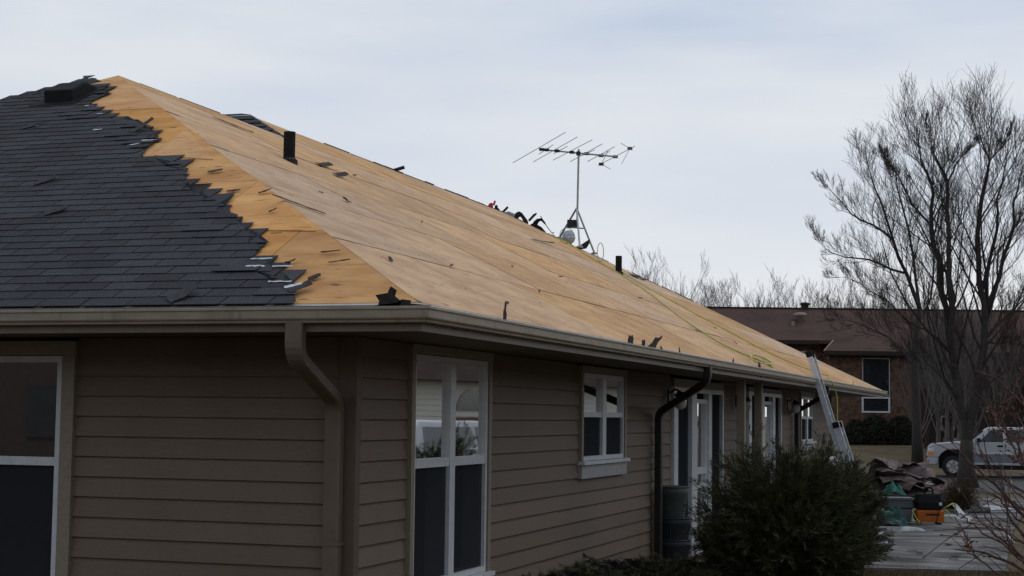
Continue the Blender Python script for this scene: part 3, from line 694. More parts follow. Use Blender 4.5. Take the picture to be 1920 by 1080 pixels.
# scraps standing in the gutter
def gutter_bit(px, h, w, tilt, label, right=True, mat='felt'):
    if right:
        lo, hi = 0, L; 
        for _ in range(40):
            mid = (lo+hi)/2
            if hproj((.05, mid, Z0))[0] < px: lo = mid
            else: hi = mid
        base = np.array([.045, lo, Z0-.07]); a = RY
    else:
        lo, hi = -6, .1
        for _ in range(40):
            mid = (lo+hi)/2
            if hproj((mid, -.05, Z0))[0] < px: lo = mid
            else: hi = mid
        base = np.array([lo, -.045, Z0-.07]); a = FX
    up = np.array([0, 0, 1.])*math.cos(tilt)+a*math.sin(tilt); sd_ = nrm(np.cross(np.cross(up, a), up)); th = np.cross(up, sd_)*.012
    pr = [(-.5, 0), (-.42, .35), (-.55, .55), (-.2, .72), (-.1, 1.0), (.12, .9), (.1, .66), (.45, .5), (.38, .25), (.5, 0)]
    m = MB(); org = HV(base); pl = [HV(base+sd_*w*x*random.uniform(.8, 1.2)+up*h*y)-org for x, y in pr]
    m.slab(pl, th*S); o = m.build('gutter_scrap', mat); o.location = tuple(org); return tag(o, label, 'scrap')
gutter_bit(948, .22, .07, .15, 'upright dark scrap standing alone in the gutter right of the corner', mat='scrap')
gutter_bit(1185, .16, .3, .5, 'wide dark scrap heaped in the gutter above the second window')
gutter_bit(1208, .14, .2, .5, 'middle dark scrap of the three sticking from the long gutter', mat='felt')
gutter_bit(1216, .8, .12, 1.3, 'long dark shingle strip leaning out of the gutter above the second window')
gutter_bit(1243, .12, .1, -.6, 'tiny dark scrap in the gutter right of the leaning strip')
gutter_bit(1277, .14, .05, -.5, 'small hooked scrap in the gutter above the thick dark downspout')
gutter_bit(1376, .12, .12, .3, 'dark lump in the gutter left of the coiled yellow hose')
gutter_bit(1425, .14, .3, .7, 'dark scrap in the gutter beside the coiled yellow hose', mat='felt')
gutter_bit(1600, .16, .05, .4, 'last thin scrap in the gutter near the far corner')
gutter_bit(728, .2, .22, .2, 'pointed dark felt scrap in the end gutter beside the hip', False)
gutter_bit(760, .1, .4, .0, 'low dark felt strip in the gutter at the hip corner', False)
# --- hoses
def hose(pts, r, label, name='air_hose', mat='hose', n=6):
    P = [np.array(p, float) for p in pts]; res = []
    for i in range(len(P)-1):
        p0, p1, p2, p3 = P[max(i-1, 0)], P[i], P[i+1], P[min(i+2, len(P)-1)]
        for s in np.linspace(0, 1, 8)[:-1 if i < len(P)-2 else None]:
            res.append(.5*((2*p1)+(-p0+p2)*s+(2*p0-5*p1+4*p2-p3)*s*s+(-p0+3*p1-3*p2+p3)*s**3))
    m = MB(); org = res[0]; m.tube([p-org for p in res], r, n); o = m.build(name, mat, None, True); o.location = tuple(org); return tag(o, label, 'hose')
def rr(px, py, h=.02): return HV(np.array(on_right(px, py))+RN*h)
hose([rr(1040, 446), rr(1062, 458, .05), rr(1100, 480), rr(1150, 508), rr(1210, 546), rr(1270, 592), rr(1330, 633), rr(1375, 658), rr(1420, 676), rr(1448, 690)], .010, 'yellow air hose running down the plywood to the gutter coil')
hose([rr(1448, 690), rr(1425, 672, .04), rr(1405, 674, .08), rr(1415, 684, .05), rr(1445, 686, .04), rr(1430, 678, .07), rr(1410, 671, .06)], .010, 'small loose yellow hose coil at the edge of the gutter')
hx = HV((.2, 23.3, 2.9)); 
hose([rr(1150, 500), rr(1200, 533), rr(1280, 577), rr(1370, 625), rr(1450, 667), rr(1520, 696), rr(1553, 706), HV((.16, 23.2, Z0+.02)), HV((.30, 23.3, 2.5)), HV((.33, 23.2, 1.9)), HV((.42, 23, 1.55))], .009, 'upper yellow hose running to the ladder and over the gutter')
lp = rr(1083, 466)
def loop(c, rx, rz, label):
    pts = [c+_R0*rx*math.sin(t)+np.array([0, 0, 1])*rz*(1-math.cos(t))*.5*2*.5+_R0*0 for t in np.linspace(-.15, 2*math.pi+.2, 14)]; hose(pts, .008, label)
loop(rr(1062, 458), .14, .31, 'yellow hose loop standing up in front of the pale dome')
loop(rr(1125, 492), .06, .36, 'narrow yellow hose loop standing beside the far vent pipe')
hose([rr(1040, 446, .03), HV(np.array(on_hip(1030))+np.array([0, 0, .12])), HV(np.array(on_hip(1020))+np.array([0, 0, .25])), HV(np.array(on_hip(1014))+np.array([0, 0, .36]))], .011, 'grey-yellow hose end rising into the black tool bag')

# --- antenna on its tripod
hp = on_hip(1082); AO = HV(hp); DA = float((AO-CAM)@_F)
ant = empty('tv_antenna', AO, 0, 'spiky metal television antenna on a tripod mast astride the roof edge', 'antenna')
def ap(px, py, dd=0.0): return at(px, py, DA+dd)
def z5(x, y): return (880+x/3.725, 230+y/3.725)
def mbld(m, name, mat, parent, smooth=False): return m.build(name, mat, parent, smooth)
mt = ap(*z5(764, 185)); mb_ = ap(*z5(752, 735)); mbld(MB().tube([mb_, mt], .022, 8), 'mast', 'galvanised', ant)
tt = ap(*z5(750, 597))
foot = [HV(np.array(on_hip(1050))+np.array([0, .05, .02])), HV(np.array(on_right(1087, 463))), HV(np.array(on_right(1113.5, 474)))]
foot = [ap(*z5(632, 798), .35), ap(*z5(771, 862), -.7), ap(*z5(873, 908), -.1)]
for fpt in foot:
    mbld(MB().tube([tt, fpt], .02, 8), 'tripod_leg', 'galvanised', ant)
    mbld(MB().lathe([(.07, -.03), (.07, -.005), (.03, .01)], fpt, 10), 'foot_pad', 'galvanised', ant)
mid = [tt+(fpt-tt)*f for fpt, f in zip(foot, (.66, .52, .46))]
m = MB()
for i in range(3): m.tube([mid[i], mid[(i+1) % 3]], .014, 6)
mbld(m, 'brace', 'galvanised', ant)
cb = ap(*z5(717, 706)); mbld(MB().obox(cb, _R0*.1, np.cross((0, 0, 1), _R0)*.08, np.array([0, 0, .075])), 'rotator_box', 'black_metal', ant)
mbld(MB().lathe([(.045, -.04), (.05, 0), (.045, .04)], ap(*z5(762, 215)), 10), 'boom_clamp', 'black_metal', ant)
b0, b1 = ap(*z5(495, 187), .15), ap(*z5(1030, 238), -.15); mbld(MB().tube([b0, b1], .017, 8), 'boom', 'galvanised', ant)
els = [((305, 280), (672, 67)), ((485, 220), (585, 155)), ((445, 275), (755, 100)), ((590, 217), (685, 165)), ((585, 262), (858, 120)), ((780, 232), (875, 190)), ((705, 272), (930, 147)), ((825, 272), (1015, 168)), ((900, 298), (1155, 165))]
for (a_, b_) in els:
    l_ = math.hypot(a_[0]-b_[0], a_[1]-b_[1])/3.725/77; mbld(MB().tube([ap(*z5(*a_), l_*.8), ap(*z5(*b_), -l_*.8)], .007, 5), 'element', 'galvanised', ant)
for (a_, b_) in (((922, 290), (972, 188)), ((922, 290), (987, 325)), ((1122, 180), (1064, 286)), ((1122, 180), (1058, 143)), ((935, 220), (985, 200))):
    mbld(MB().tube([ap(*z5(*a_)), ap(*z5(*b_), -.3)], .006, 5), 'reflector_rod', 'galvanised', ant)
for (x_, y_) in ((505, 187), (540, 190), (612, 197), (716, 207), (820, 217), (920, 230), (1020, 238), (922, 290), (1122, 180)):
    c = ap(*z5(x_, y_)); mbld(MB().obox(c, _R0*.045, (0, .03, 0), (0, 0, .028)), 'insulator', 'black_metal', ant)
# pale dome lying under the tripod
dc = ap(*z5(693, 800), -.15); dm = empty('dome_cover', dc-np.array([0, 0, .17]), 0, 'pale blue rounded dome lying under the antenna tripod', 'dome')
mbld(MB().lathe([(.01, .145), (.05, .139), (.09, .118), (.12, .08), (.135, .03), (.136, -.02), (.128, -.065), (.105, -.105), (.065, -.13), (.01, -.14)], dc, 24), 'shell', 'pale_blue', dm, True)
mbld(MB().lathe([(.137, -.03), (.144, -.02), (.144, 0), (.136, .005)], dc, 24), 'rim', 'aluminium', dm)
# curved black scrap beside the dome
c = ap(*z5(795, 862), -.5); m = MB(); pr = [(-.17, -.05), (-.05, -.06), (.07, -.04), (.13, .06), (.14, .15), (.06, .10), (-.04, .03), (-.13, .0)]
m.slab([_R0*x+np.array([0, 0, z]) for x, z in pr], np.array([-_R0[1], _R0[0], 0])*.1); o = m.build('felt_offcut', 'felt'); o.location = tuple(c); tag(o, 'black pointed felt offcut standing between the tripod legs', 'felt scrap')

# --- tools and debris along the ridge end
def z8(x, y): return (900+x/9.0, 360+y/9.0)
RD = on_hip(985); DR = float((HV(RD)-CAM)@_F)
def rq(x, y, dd=0.0): return at(*z8(x, y), DR+dd)
BK = np.array([-_R0[1], _R0[0], 0])        # away from the viewer, level
def outline(name, pts, depth, mat, label, cat, dd=0.0, parent=None, bev=.015):
    P = [rq(x, y, dd) for x, y in pts]; c = sum(P)/len(P); m = MB(); m.slab([p-c for p in P], BK*depth); o = m.build(name, mat)
    o.location = tuple(c)
    if parent: adopt(o, parent)
    else: tag(o, label, cat)
    if bev: bevel(o, bev, 2)
    return o
gc = rq(185, 270); fuel = empty('gas_can', gc, 0, 'small red spouted can at the top end of the bare ridge', 'can')
outline('can_body', [(140, 300), (125, 250), (150, 195), (200, 175), (220, 190), (215, 300)], .3, 'red', None, None, parent=fuel)
outline('spout', [(215, 215), (235, 145), (262, 140), (268, 160), (245, 220)], .08, 'red', None, None, .1, fuel)
nb = rq(280, 290); nl = empty('nail_tool', nb, 0, 'dark tool with a white base resting next to the red can', 'tool')
outline('tool_body', [(243, 280), (250, 225), (270, 213), (298, 220), (300, 262), (330, 285), (330, 312), (290, 318), (250, 300)], .2, 'black_metal', None, None, parent=nl)
outline('tool_base', [(215, 325), (215, 280), (240, 270), (300, 320), (305, 350), (250, 345)], .25, 'paper', None, None, -.05, nl)
outline('felt_bar', [(330, 360), (345, 350), (455, 240), (478, 242), (478, 265), (370, 375)], .1, 'felt', 'dark bar sticking up between the small tool and the pale carton', 'bar')
ct = rq(480, 400); cart = empty('shingle_carton', ct, 0, 'pale cardboard carton lying on the ridge beside curled black felt', 'carton')
outline('carton_side', [(360, 375), (472, 320), (466, 425)], .5, 'paper', None, None, parent=cart)
outline('carton_side', [(474, 318), (600, 372), (570, 468), (470, 428)], .5, 'paper', None, None, parent=cart)
outline('curled_felt', [(560, 470), (575, 400), (600, 350), (660, 322), (710, 350), (800, 470), (820, 520), (770, 535), (735, 470), (690, 390), (660, 395), (640, 440), (600, 480)], .3, 'felt', 'arched piece of black felt curling over the ridge', 'felt')
outline('felt_board', [(810, 470), (900, 372), (955, 345), (962, 368), (940, 385), (840, 490)], .12, 'felt', 'straight dark strip pointing up right from the felt heap', 'strip')
bg = rq(960, 620); bag = empty('tool_bag', bg, 0, 'black tool bag with a hooked handle on the ridge', 'bag')
outline('bag_body', [(820, 580), (870, 530), (960, 545), (1040, 590), (1100, 660), (1125, 700), (1060, 715), (1020, 700), (930, 680), (850, 640)], .45, 'black_plastic', None, None, parent=bag)
outline('handle', [(880, 540), (910, 490), (960, 450), (1030, 440), (1060, 455), (1085, 490), (1112, 520), (1105, 540), (1080, 525), (1050, 490), (1020, 475), (985, 510), (970, 550)], .12, 'black_plastic', None, None, .1, bag)
outline('felt_layer', [(560, 470), (740, 505), (830, 560), (830, 600), (740, 570), (600, 500)], .3, 'felt', 'flat dark felt pieces under the arched felt', 'felt', -.05)
outline('ridge_stick', [(1205, 690), (1245, 676), (1255, 682), (1215, 700)], .05, 'felt', 'tiny stick pointing up between the tool bag and the tripod', 'stick', bev=0)
bs = np.array([-W2, 0, 0]); 
lo, hi = Y2, L
for _ in range(40):
    mid_ = (lo+hi)/2
    if hproj((-W2, mid_, Z0+.5*W2))[0] < 742: lo = mid_
    else: hi = mid_
pk = HV((-W2-.1, lo, Z0+.5*W2)); m = MB(); m.tube([(0, 0, 0), tuple(_R0*.22+np.array([0, 0, .07]))], .03, 8); o = m.build('ridge_stub', 'black_metal'); o.location = tuple(pk); tag(o, 'short dark stub poking out behind the middle of the ridge', 'stub')

# ================================================================== ladder
def lad():
    yb = 22.0*S; top = np.array(at(1523, 662, float((np.array(H((.12, 22, Z0)))-CAM)@_F)-.1)); root = None
    xg = H((.135, 0, 0))[0]; zg = H((0, 0, Z0))[2]
    dx = (top[0]-xg); foot_z = gz(yb)
    dirv = np.array([-.30, 0, 1.0]); 
    topP = np.array([xg-.30*(.38), yb, zg+.38]); footP = np.array([xg+.30*(zg-foot_z), yb, foot_z])
    lr = empty('extension_ladder', footP, 0, 'silver aluminium extension ladder leaning on the gutter', 'ladder'); d = nrm(topP-footP); n = np.array([d[2], 0, -d[0]]); Ltot = np.linalg.norm(topP-footP)
    def rail(s0, s1, y, off, name='rail'):
        c = footP+d*(s0+s1)/2+n*off; c[1] = yb+y
        m = MB(); m.obox(c, n*.042, (0, .006, 0), d*(s1-s0)/2); sg = 1 if y < 0 else -1
        for q in (-1, 1): m.obox(c+n*.038*q+np.array([0, .016*sg, 0]), n*.004, (0, .012, 0), d*(s1-s0)/2)
        m.build(name, 'aluminium', lr)
    for y in (-.23, .23): rail(0, Ltot*.62, y, .05)
    for y in (-.20, .20): rail(.35, Ltot, y, -.045)
    for off, s0, s1, hw in ((.05, .15, Ltot*.6, .225), (-.045, .5, Ltot-.06, .195)):
        s = s0
        while s < s1:
            c = footP+d*s+n*off; c0 = c.copy(); c1 = c.copy(); c0[1] -= hw; c1[1] += hw
            MB().tube([c0, c1], .017, 8).build('rung', 'aluminium', lr); s += .3
    for y in (-.20, .20):
        c = topP-n*.045; c[1] = yb+y; bevel(MB().obox(c, n*.05, (0, .026, 0), d*.05).build('end_cap', 'black_plastic', lr), .01)
        c = footP+n*.05; c[1] = yb+y*1.15; bevel(MB().obox(c+d*.03, n*.06, (0, .035, 0), d*.04).build('foot_shoe', 'black_plastic', lr), .01)
    for s in (Ltot*.60, Ltot*.38):
        for y in (-.24, .24):
            c = footP+d*s+n*.04; c[1] = yb+y; bevel(MB().obox(c, n*.05, (0, .03, 0), d*.045).build('rung_lock', 'black_plastic', lr), .008)
    return footP, d
lfoot, ldir = lad()
lq = lfoot+ldir*1.4
hose([HV((.42, 23, 1.55)), HV((.30, 22.8, 1.3)), HV((.26, 22.6, .9)), HV((.25, 22.4, .2)), np.array([lfoot[0]-.2, lfoot[1]-.4, gz(lfoot[1])+.03]), np.array([lfoot[0]+.4, lfoot[1]+1.0, gz(lfoot[1]+1.5)+.03])], .012, 'yellow hose hanging down beside the ladder to the ground')

# ================================================================== vegetation generators
def grow(mb, p, d, ln, r, lvl, maxlvl, spread=.6, up=.25, kids=(5, 5, 5, 4), seg=5, sides=(7, 6, 4, 3, 3), rmin=.006, taper=.35, wob=.18, start=.25, shrink=.55):
    pts = [np.array(p, float)]; rad = [r]; d = nrm(d)
    for i in range(seg):
        d = nrm(d+rng.normal(0, wob, 3)*(.6, .75, .4, .3)[min(lvl, 3)]+np.array([0, 0, up*.35])); pts.append(pts[-1]+d*ln/seg); rad.append(max(rmin*.6, r*(1-(1-taper)*(i+1)/seg)))
    mb.tube(pts, rad, sides[min(lvl, 4)], cap=lvl == 0)
    if lvl < maxlvl: sprout(mb, pts, rad, lvl, maxlvl, ln, spread, up, kids, sides, rmin, wob, start, shrink)
def sprout(mb, pts, rad, lvl, maxlvl, ln, spread=.6, up=.25, kids=(5, 5, 5, 4), sides=(7, 6, 4, 3, 3), rmin=.006, wob=.18, start=.25, shrink=.55):
    n = kids[min(lvl, len(kids)-1)]; m = len(pts)-1
    for k in range(n):
        s = start+(1-start)*(k+rng.uniform(.1, .9))/n; i = min(int(s*m), m-1); f = s*m-i
        q = pts[i]*(1-f)+pts[i+1]*f; dd = nrm(pts[i+1]-pts[i]); a = rng.normal(0, 1, 3); a = nrm(a-dd*(a@dd))
        nd = nrm(dd*math.cos(spread)+a*math.sin(spread)*rng.uniform(.7, 1.25)+np.array([0, 0, up*.4])); rr_ = max(rmin, (rad[i]*(1-f)+rad[i+1]*f)*rng.uniform(.22, .45))
        grow(mb, q, nd, ln*shrink*rng.uniform(.6, 1.25)*(1.2-.82*s if lvl == 0 else 1.15-.45*s), rr_, lvl+1, maxlvl, spread, up, kids, 4 if lvl < 2 else 3, sides, rmin, .3, wob, .2, shrink)

# --- the two big bare trees in front of the brick house
def traced_tree(name, label, basepx, D, trunk, limbs, rtrunk, zoff=(0.0,)):
    b = gpix(*basepx); D = float((b-CAM)@_F); root = empty(name, b, 0, label, 'tree')
    ppm = FPX/D
    def w(px, py, dd): return at(px, py, D+dd)
    tm = MB(); pts = [w(x, y, 0) for x, y in trunk]; pts[0] = b-np.array([0, 0, .1]); n = len(pts)
    tm.tube(pts, [rtrunk*(1.35 if i == 0 else 1-.35*i/(n-1)) for i in range(n)], 12); tm.build('trunk', 'bark', root, True)
    cr = MB()
    for (path, r0, amp) in limbs:
        P = []; path = [(x, y if y > 360 else 360-(360-y)*.62) for x, y in path]; m = len(path)
        for i, (x, y) in enumerate(path): P.append(w(x, y, amp*i/(m-1)))
        fine = []
        for i in range(m-1):
            for s in (0, .5): fine.append(P[i]*(1-s)+P[i+1]*s+(rng.normal(0, .05, 3) if s else 0))
        fine.append(P[-1]); k = len(fine); rad = [max(.007, .60*r0*(1-i/(k-1))**.9) for i in range(k)]
        cr.tube(fine, rad, 7, False)
        ln = sum(np.linalg.norm(fine[i+1]-fine[i]) for i in range(k-1))
        sprout(cr, fine, rad, 0, 3, ln*.60, .62, .34, (int(11+ln*2.1), 8, 6), (6, 4, 3, 3), .0055, .17, .1, .55)
    cr.build('crown', 'twig', root); return root
traced_tree('bare_tree', 'slender trunk bare tree rising from the lawn left of the pickup', (1721, 885), 70, [(1721, 885), (1719, 800), (1714, 700), (1716, 640), (1725, 580)],
    [([(1725, 580), (1700, 513), (1675, 451), (1654, 384), (1633, 313), (1621, 238)], .15, -1.0), ([(1675, 451), (1637, 422), (1596, 401), (1562, 363), (1546, 330)], .09, 1.2), ([(1700, 513), (1654, 497), (1604, 484), (1554, 472), (1529, 442)], .09, -1.5),
     ([(1716, 640), (1745, 560), (1752, 470), (1770, 400), (1762, 300)], .09, 2.0), ([(1714, 690), (1680, 650), (1640, 620), (1590, 600), (1550, 570)], .07, -1.0), ([(1725, 580), (1712, 480), (1690, 380), (1679, 297), (1654, 251)], .11, 1.0), ([(1715, 620), (1660, 560), (1610, 530), (1560, 520)], .06, 1.5)], .20)
traced_tree('bare_tree', 'thick forked bare tree standing in front of the silver pickup', (1814, 915), 58, [(1814, 915), (1812, 880), (1812, 850), (1813, 825)],
    [([(1812, 835), (1797, 750), (1783, 650), (1775, 580), (1762, 492), (1746, 422), (1750, 363), (1737, 297), (1725, 226), (1700, 163)], .24, 1.0), ([(1746, 422), (1708, 380), (1690, 330), (1679, 297), (1654, 251)], .07, 1.2),
     ([(1783, 650), (1787, 580), (1779, 492), (1775, 388), (1777, 330), (1762, 280), (1746, 234), (1744, 155)], .17, -1.2), ([(1777, 330), (1792, 276), (1812, 238), (1833, 209)], .06, 1.0),
     ([(1814, 838), (1832, 740), (1845, 650), (1846, 572), (1835, 484), (1837, 401), (1850, 317), (1856, 263), (1842, 213), (1833, 159)], .24, -.6), ([(1856, 263), (1875, 226), (1894, 167)], .05, .6),
     ([(1845, 600), (1850, 520), (1862, 463), (1871, 397), (1879, 338), (1887, 267), (1892, 190)], .13, 1.4), ([(1846, 590), (1875, 517), (1892, 455), (1900, 380), (1912, 317), (1925, 230)], .14, -1.4),
     ([(1845, 640), (1880, 600), (1920, 560), (1960, 500)], .09, .8), ([(1783, 660), (1740, 620), (1700, 600), (1660, 560), (1640, 500)], .07, -1.5), ([(1800, 760), (1760, 700), (1720, 660), (1680, 650)], .05, 1.0), ([(1850, 640), (1890, 640), (1930, 650)], .06, -1.0)], .30)

# --- background trees: three models, copied
def bg_tree(seed, h, mat, kids):
    global rng
    rng = np.random.default_rng(seed); root = empty('bare_tree', (0, 0, -200)); tm = MB()
    tm.tube([(0, 0, -.3), (rng.normal(0, .05), rng.normal(0, .05), h*.14), (rng.normal(0, .1), rng.normal(0, .1), h*.26)], [h*.02, h*.016, h*.012], 7); tm.build('trunk', mat, None).parent = root
    cr = MB()
    for k in range(kids):
        a = 2*math.pi*k/kids+rng.uniform(-.4, .4); tilt = rng.uniform(.12, .6)
        grow(cr, (0, 0, h*rng.uniform(.1, .26)), (math.cos(a)*tilt, math.sin(a)*tilt, 1), h*rng.uniform(.55, .8), h*.007, 0, 3, .5, .4, (8, 6, 5), 6, (4, 3, 3, 3), .007, .2, .14, .2, .5)
    cr.build('crown', mat, None).parent = root; root['top'] = max(v[2] for v in cr.v)
    return root
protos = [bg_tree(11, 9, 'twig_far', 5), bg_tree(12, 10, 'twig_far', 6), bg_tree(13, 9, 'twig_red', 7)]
used = set()
def put_tree(px, toppy, D, kind, label, group):
    toppy -= random.uniform(-12, 34) if D > 85 else 0; base = at(px, 783, D); z = gz(base[1]); htop = at(px, toppy, D)[2]-z; hh = protos[kind]['top']
    sc = htop/hh
    if kind in used: o = copy_tree(protos[kind], (base[0], base[1], z), random.uniform(0, 6), sc)
    else:
        o = protos[kind]; used.add(kind); o.location = (base[0], base[1], z); o.rotation_euler = (0, 0, 1.0); o.scale = (sc, sc, sc)
    tag(o, label, 'tree', group)
ORD = ['first', 'second', 'third', 'fourth', 'fifth', 'sixth', 'seventh', 'eighth', 'ninth', 'tenth', 'eleventh', 'twelfth', 'thirteenth']
gA = 'far bare trees above the stripped roof edge'; LA = 'far bare tree top showing above the stripped roof edge'
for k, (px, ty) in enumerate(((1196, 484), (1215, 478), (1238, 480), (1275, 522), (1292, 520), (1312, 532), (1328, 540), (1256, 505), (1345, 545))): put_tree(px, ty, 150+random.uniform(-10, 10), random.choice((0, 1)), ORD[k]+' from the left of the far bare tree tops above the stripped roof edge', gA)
gB = 'bare trees behind the brick house'; LB = 'bare tree rising behind the brown roof of the brick house'
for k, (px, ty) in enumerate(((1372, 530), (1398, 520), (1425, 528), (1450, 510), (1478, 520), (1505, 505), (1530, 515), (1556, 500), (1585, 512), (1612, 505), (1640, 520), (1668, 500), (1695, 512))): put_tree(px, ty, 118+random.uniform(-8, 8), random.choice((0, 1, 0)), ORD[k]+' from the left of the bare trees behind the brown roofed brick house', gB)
gC = 'dense reddish woodland trees at the right edge'; LC = 'dense reddish bare tree in the dark woodland right of the brick house'
for k in range(30): put_tree(1722+k*8+random.uniform(-6, 6), random.uniform(520, 640), random.choice((random.uniform(70, 82), random.uniform(98, 115))), random.choice((2, 2, 1)), LC, gC)

# --- juniper: arching fronds clothed with needle sprays
def juniper(root, c, rx, ry, h, nf, mat, core, seed, needle=.075, per=70, low=False, vase=0.0, width=.055, shoot=6):
    g = np.random.default_rng(seed); st = MB(); c = np.array(c, float); VV = []
    for k in range(nf):
        az = g.uniform(0, 2*math.pi); el = g.uniform(.12, 1.25) if not low else g.uniform(.1, .6); q = 1-vase*(1-math.sin(el))
        ex = np.array([rx*q*math.cos(az)*math.cos(el)**.8*g.uniform(.6, 1.24), ry*q*math.sin(az)*math.cos(el)**.8*g.uniform(.6, 1.24), h*(.12+math.sin(el)*g.uniform(.5, 1.14))])
        p0 = np.array([ex[0]*.12, ex[1]*.12, .05]); mid_ = np.array([ex[0]*.5, ex[1]*.5, ex[2]*.7]); sv = np.linspace(0, 1, 9)[:, None]
        P = (1-sv)**2*p0+2*sv*(1-sv)*mid_+sv*sv*ex+g.normal(0, .012, (9, 3))
        st.tube(P, list(np.linspace(.010, .0025, 9)), 3, False)
        shoots = [P[2:]]
        for q_ in range(shoot):
            u = g.uniform(.35, .98); ii = min(int(u*8), 7); b_ = P[ii]*(1-(u*8-ii))+P[ii+1]*(u*8-ii); dm = nrm(P[ii+1]-P[ii]); av = g.normal(0, 1, 3); av = nrm(av-dm*(av@dm)); dv = nrm(dm+av*g.uniform(.35, .8)+np.array([0, 0, .2])); ls = g.uniform(.12, .30)*(h if h < 1 else 1.0)
            shoots.append(np.stack([b_+dv*ls*w+np.array([0, 0, -.03*w*w]) for w in np.linspace(0, 1, 4)]))
        for P_ in shoots:
            m_ = len(P_)-1; pn = per if m_ > 4 else max(8, int(per*.55)); t = g.uniform(0, 1, pn); i = np.minimum((t*m_).astype(int), m_-1); f = (t*m_-i)[:, None]
            Q = P_[i]*(1-f)+P_[i+1]*f; D = P_[i+1]-P_[i]; D /= np.linalg.norm(D, axis=1)[:, None]+1e-9
            A = g.normal(0, 1, (pn, 3)); A -= D*(A*D).sum(1)[:, None]; A /= np.linalg.norm(A, axis=1)[:, None]
            dd = D*g.uniform(.8, 1.8, (pn, 1))+A*.55; dd /= np.linalg.norm(dd, axis=1)[:, None]
            Q = Q+A*g.uniform(0, .018, (pn, 1)); ln = needle*g.uniform(.5, 1.5, (pn, 1)); W_ = np.cross(dd, g.normal(0, 1, (pn, 3))); W_ = W_/np.linalg.norm(W_, axis=1)[:, None]*ln*width
            VV.append(np.stack([Q-W_, Q+W_, Q+dd*ln*.6+W_*.9, Q+dd*ln, Q+dd*ln*.6-W_*.9], 1).reshape(-1, 3))
    V = np.concatenate(VV)+c; n = len(V)//5
    me = bpy.data.meshes.new('foliage'); me.from_pydata(V.tolist(), [], np.arange(n*5).reshape(-1, 5).tolist()); me.materials.append(MATS[mat]); o = bpy.data.objects.new('foliage', me); col.objects.link(o); adopt(o, root)
    s2 = MB(); s2.v = [tuple(np.array(v)+c) for v in st.v]; s2.f = st.f; s2.build('stems', 'dry_shrub', root)
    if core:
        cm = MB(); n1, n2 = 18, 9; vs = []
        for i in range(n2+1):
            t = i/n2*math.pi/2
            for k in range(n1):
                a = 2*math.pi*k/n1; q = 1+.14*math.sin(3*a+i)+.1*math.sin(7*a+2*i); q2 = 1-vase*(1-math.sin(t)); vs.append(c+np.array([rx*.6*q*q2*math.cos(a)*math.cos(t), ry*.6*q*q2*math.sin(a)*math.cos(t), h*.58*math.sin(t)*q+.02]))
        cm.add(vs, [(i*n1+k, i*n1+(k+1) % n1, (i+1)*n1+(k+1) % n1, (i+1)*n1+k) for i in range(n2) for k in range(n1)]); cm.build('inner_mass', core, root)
JD = 15.5
jb = at(1472, 1075, JD); jb[2] = gz(jb[1])
jr = empty('juniper_bush', jb, 0, 'large dark spreading juniper bush in front of the doors', 'bush')
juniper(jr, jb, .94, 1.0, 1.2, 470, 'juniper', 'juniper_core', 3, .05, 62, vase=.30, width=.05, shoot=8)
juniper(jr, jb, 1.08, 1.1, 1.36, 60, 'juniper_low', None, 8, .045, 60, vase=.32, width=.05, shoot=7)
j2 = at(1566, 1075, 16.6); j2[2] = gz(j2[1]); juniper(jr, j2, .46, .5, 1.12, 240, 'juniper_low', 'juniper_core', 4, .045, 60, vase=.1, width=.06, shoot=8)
for i, (px, D, rx, h, lb) in enumerate(((1070, 14.0, .75, .42, 'low juniper nearest the tall corner window at the wall foot'), (1185, 15.2, .8, .44, 'low juniper in front of the stacked planters'), (1290, 15.6, .7, .40, 'low juniper between the planters and the large juniper'))):
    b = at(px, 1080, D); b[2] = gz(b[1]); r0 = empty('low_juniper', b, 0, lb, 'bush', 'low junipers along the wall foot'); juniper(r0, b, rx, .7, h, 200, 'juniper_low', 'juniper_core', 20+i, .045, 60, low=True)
# brown dry shrub in front of the thick trunk
sb_ = gpix(1800, 962); sr = empty('dry_shrub', sb_, 0, 'brown dry twiggy shrub at the patio edge before the thick trunk', 'shrub'); juniper(sr, sb_, .46, .42, .66, 190, 'dry_shrub', None, 41, .05, 14, width=.05, shoot=5)
# hedges before the brick house
for i, (px, w_, hh, lb) in enumerate(((1604, .55, 1.25, 'leftmost clipped round hedge bush by the brick wall'), (1640, .85, 1.5, 'middle clipped round hedge bush under the brick house windows'), (1690, .85, 1.45, 'rightmost clipped round hedge bush left of the slender trunk'))):
    b = at(px, 838, 84.5); b[2] = gz(b[1]); r0 = empty('hedge_bush', b, 0, lb, 'hedge', 'clipped hedge bushes by the brick wall'); g = np.random.default_rng(60+i); V = []; Fc = []
    for j in range(2600):
        a = g.uniform(0, 2*math.pi); u = g.uniform(-.1, 1); rr_ = math.sqrt(max(0, 1-u*u))*g.uniform(.86, 1.05); q = b+np.array([w_*rr_*math.cos(a), w_*rr_*math.sin(a), hh*(.08+.9*max(0, u)**.8)]); d = g.normal(0, 1, 3)*.07; e_ = g.normal(0, 1, 3)*.05; o = len(V); V += [q-d, q+e_, q+d]; Fc.append((o, o+1, o+2))
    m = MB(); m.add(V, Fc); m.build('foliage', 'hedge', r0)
    m = MB(); m.lathe([(w_*.75, 0), (w_*.88, hh*.3), (w_*.82, hh*.6), (w_*.5, hh*.85), (.05, hh*.93)], b, 14); m.build('inner_mass', 'hedge_core', r0, True)

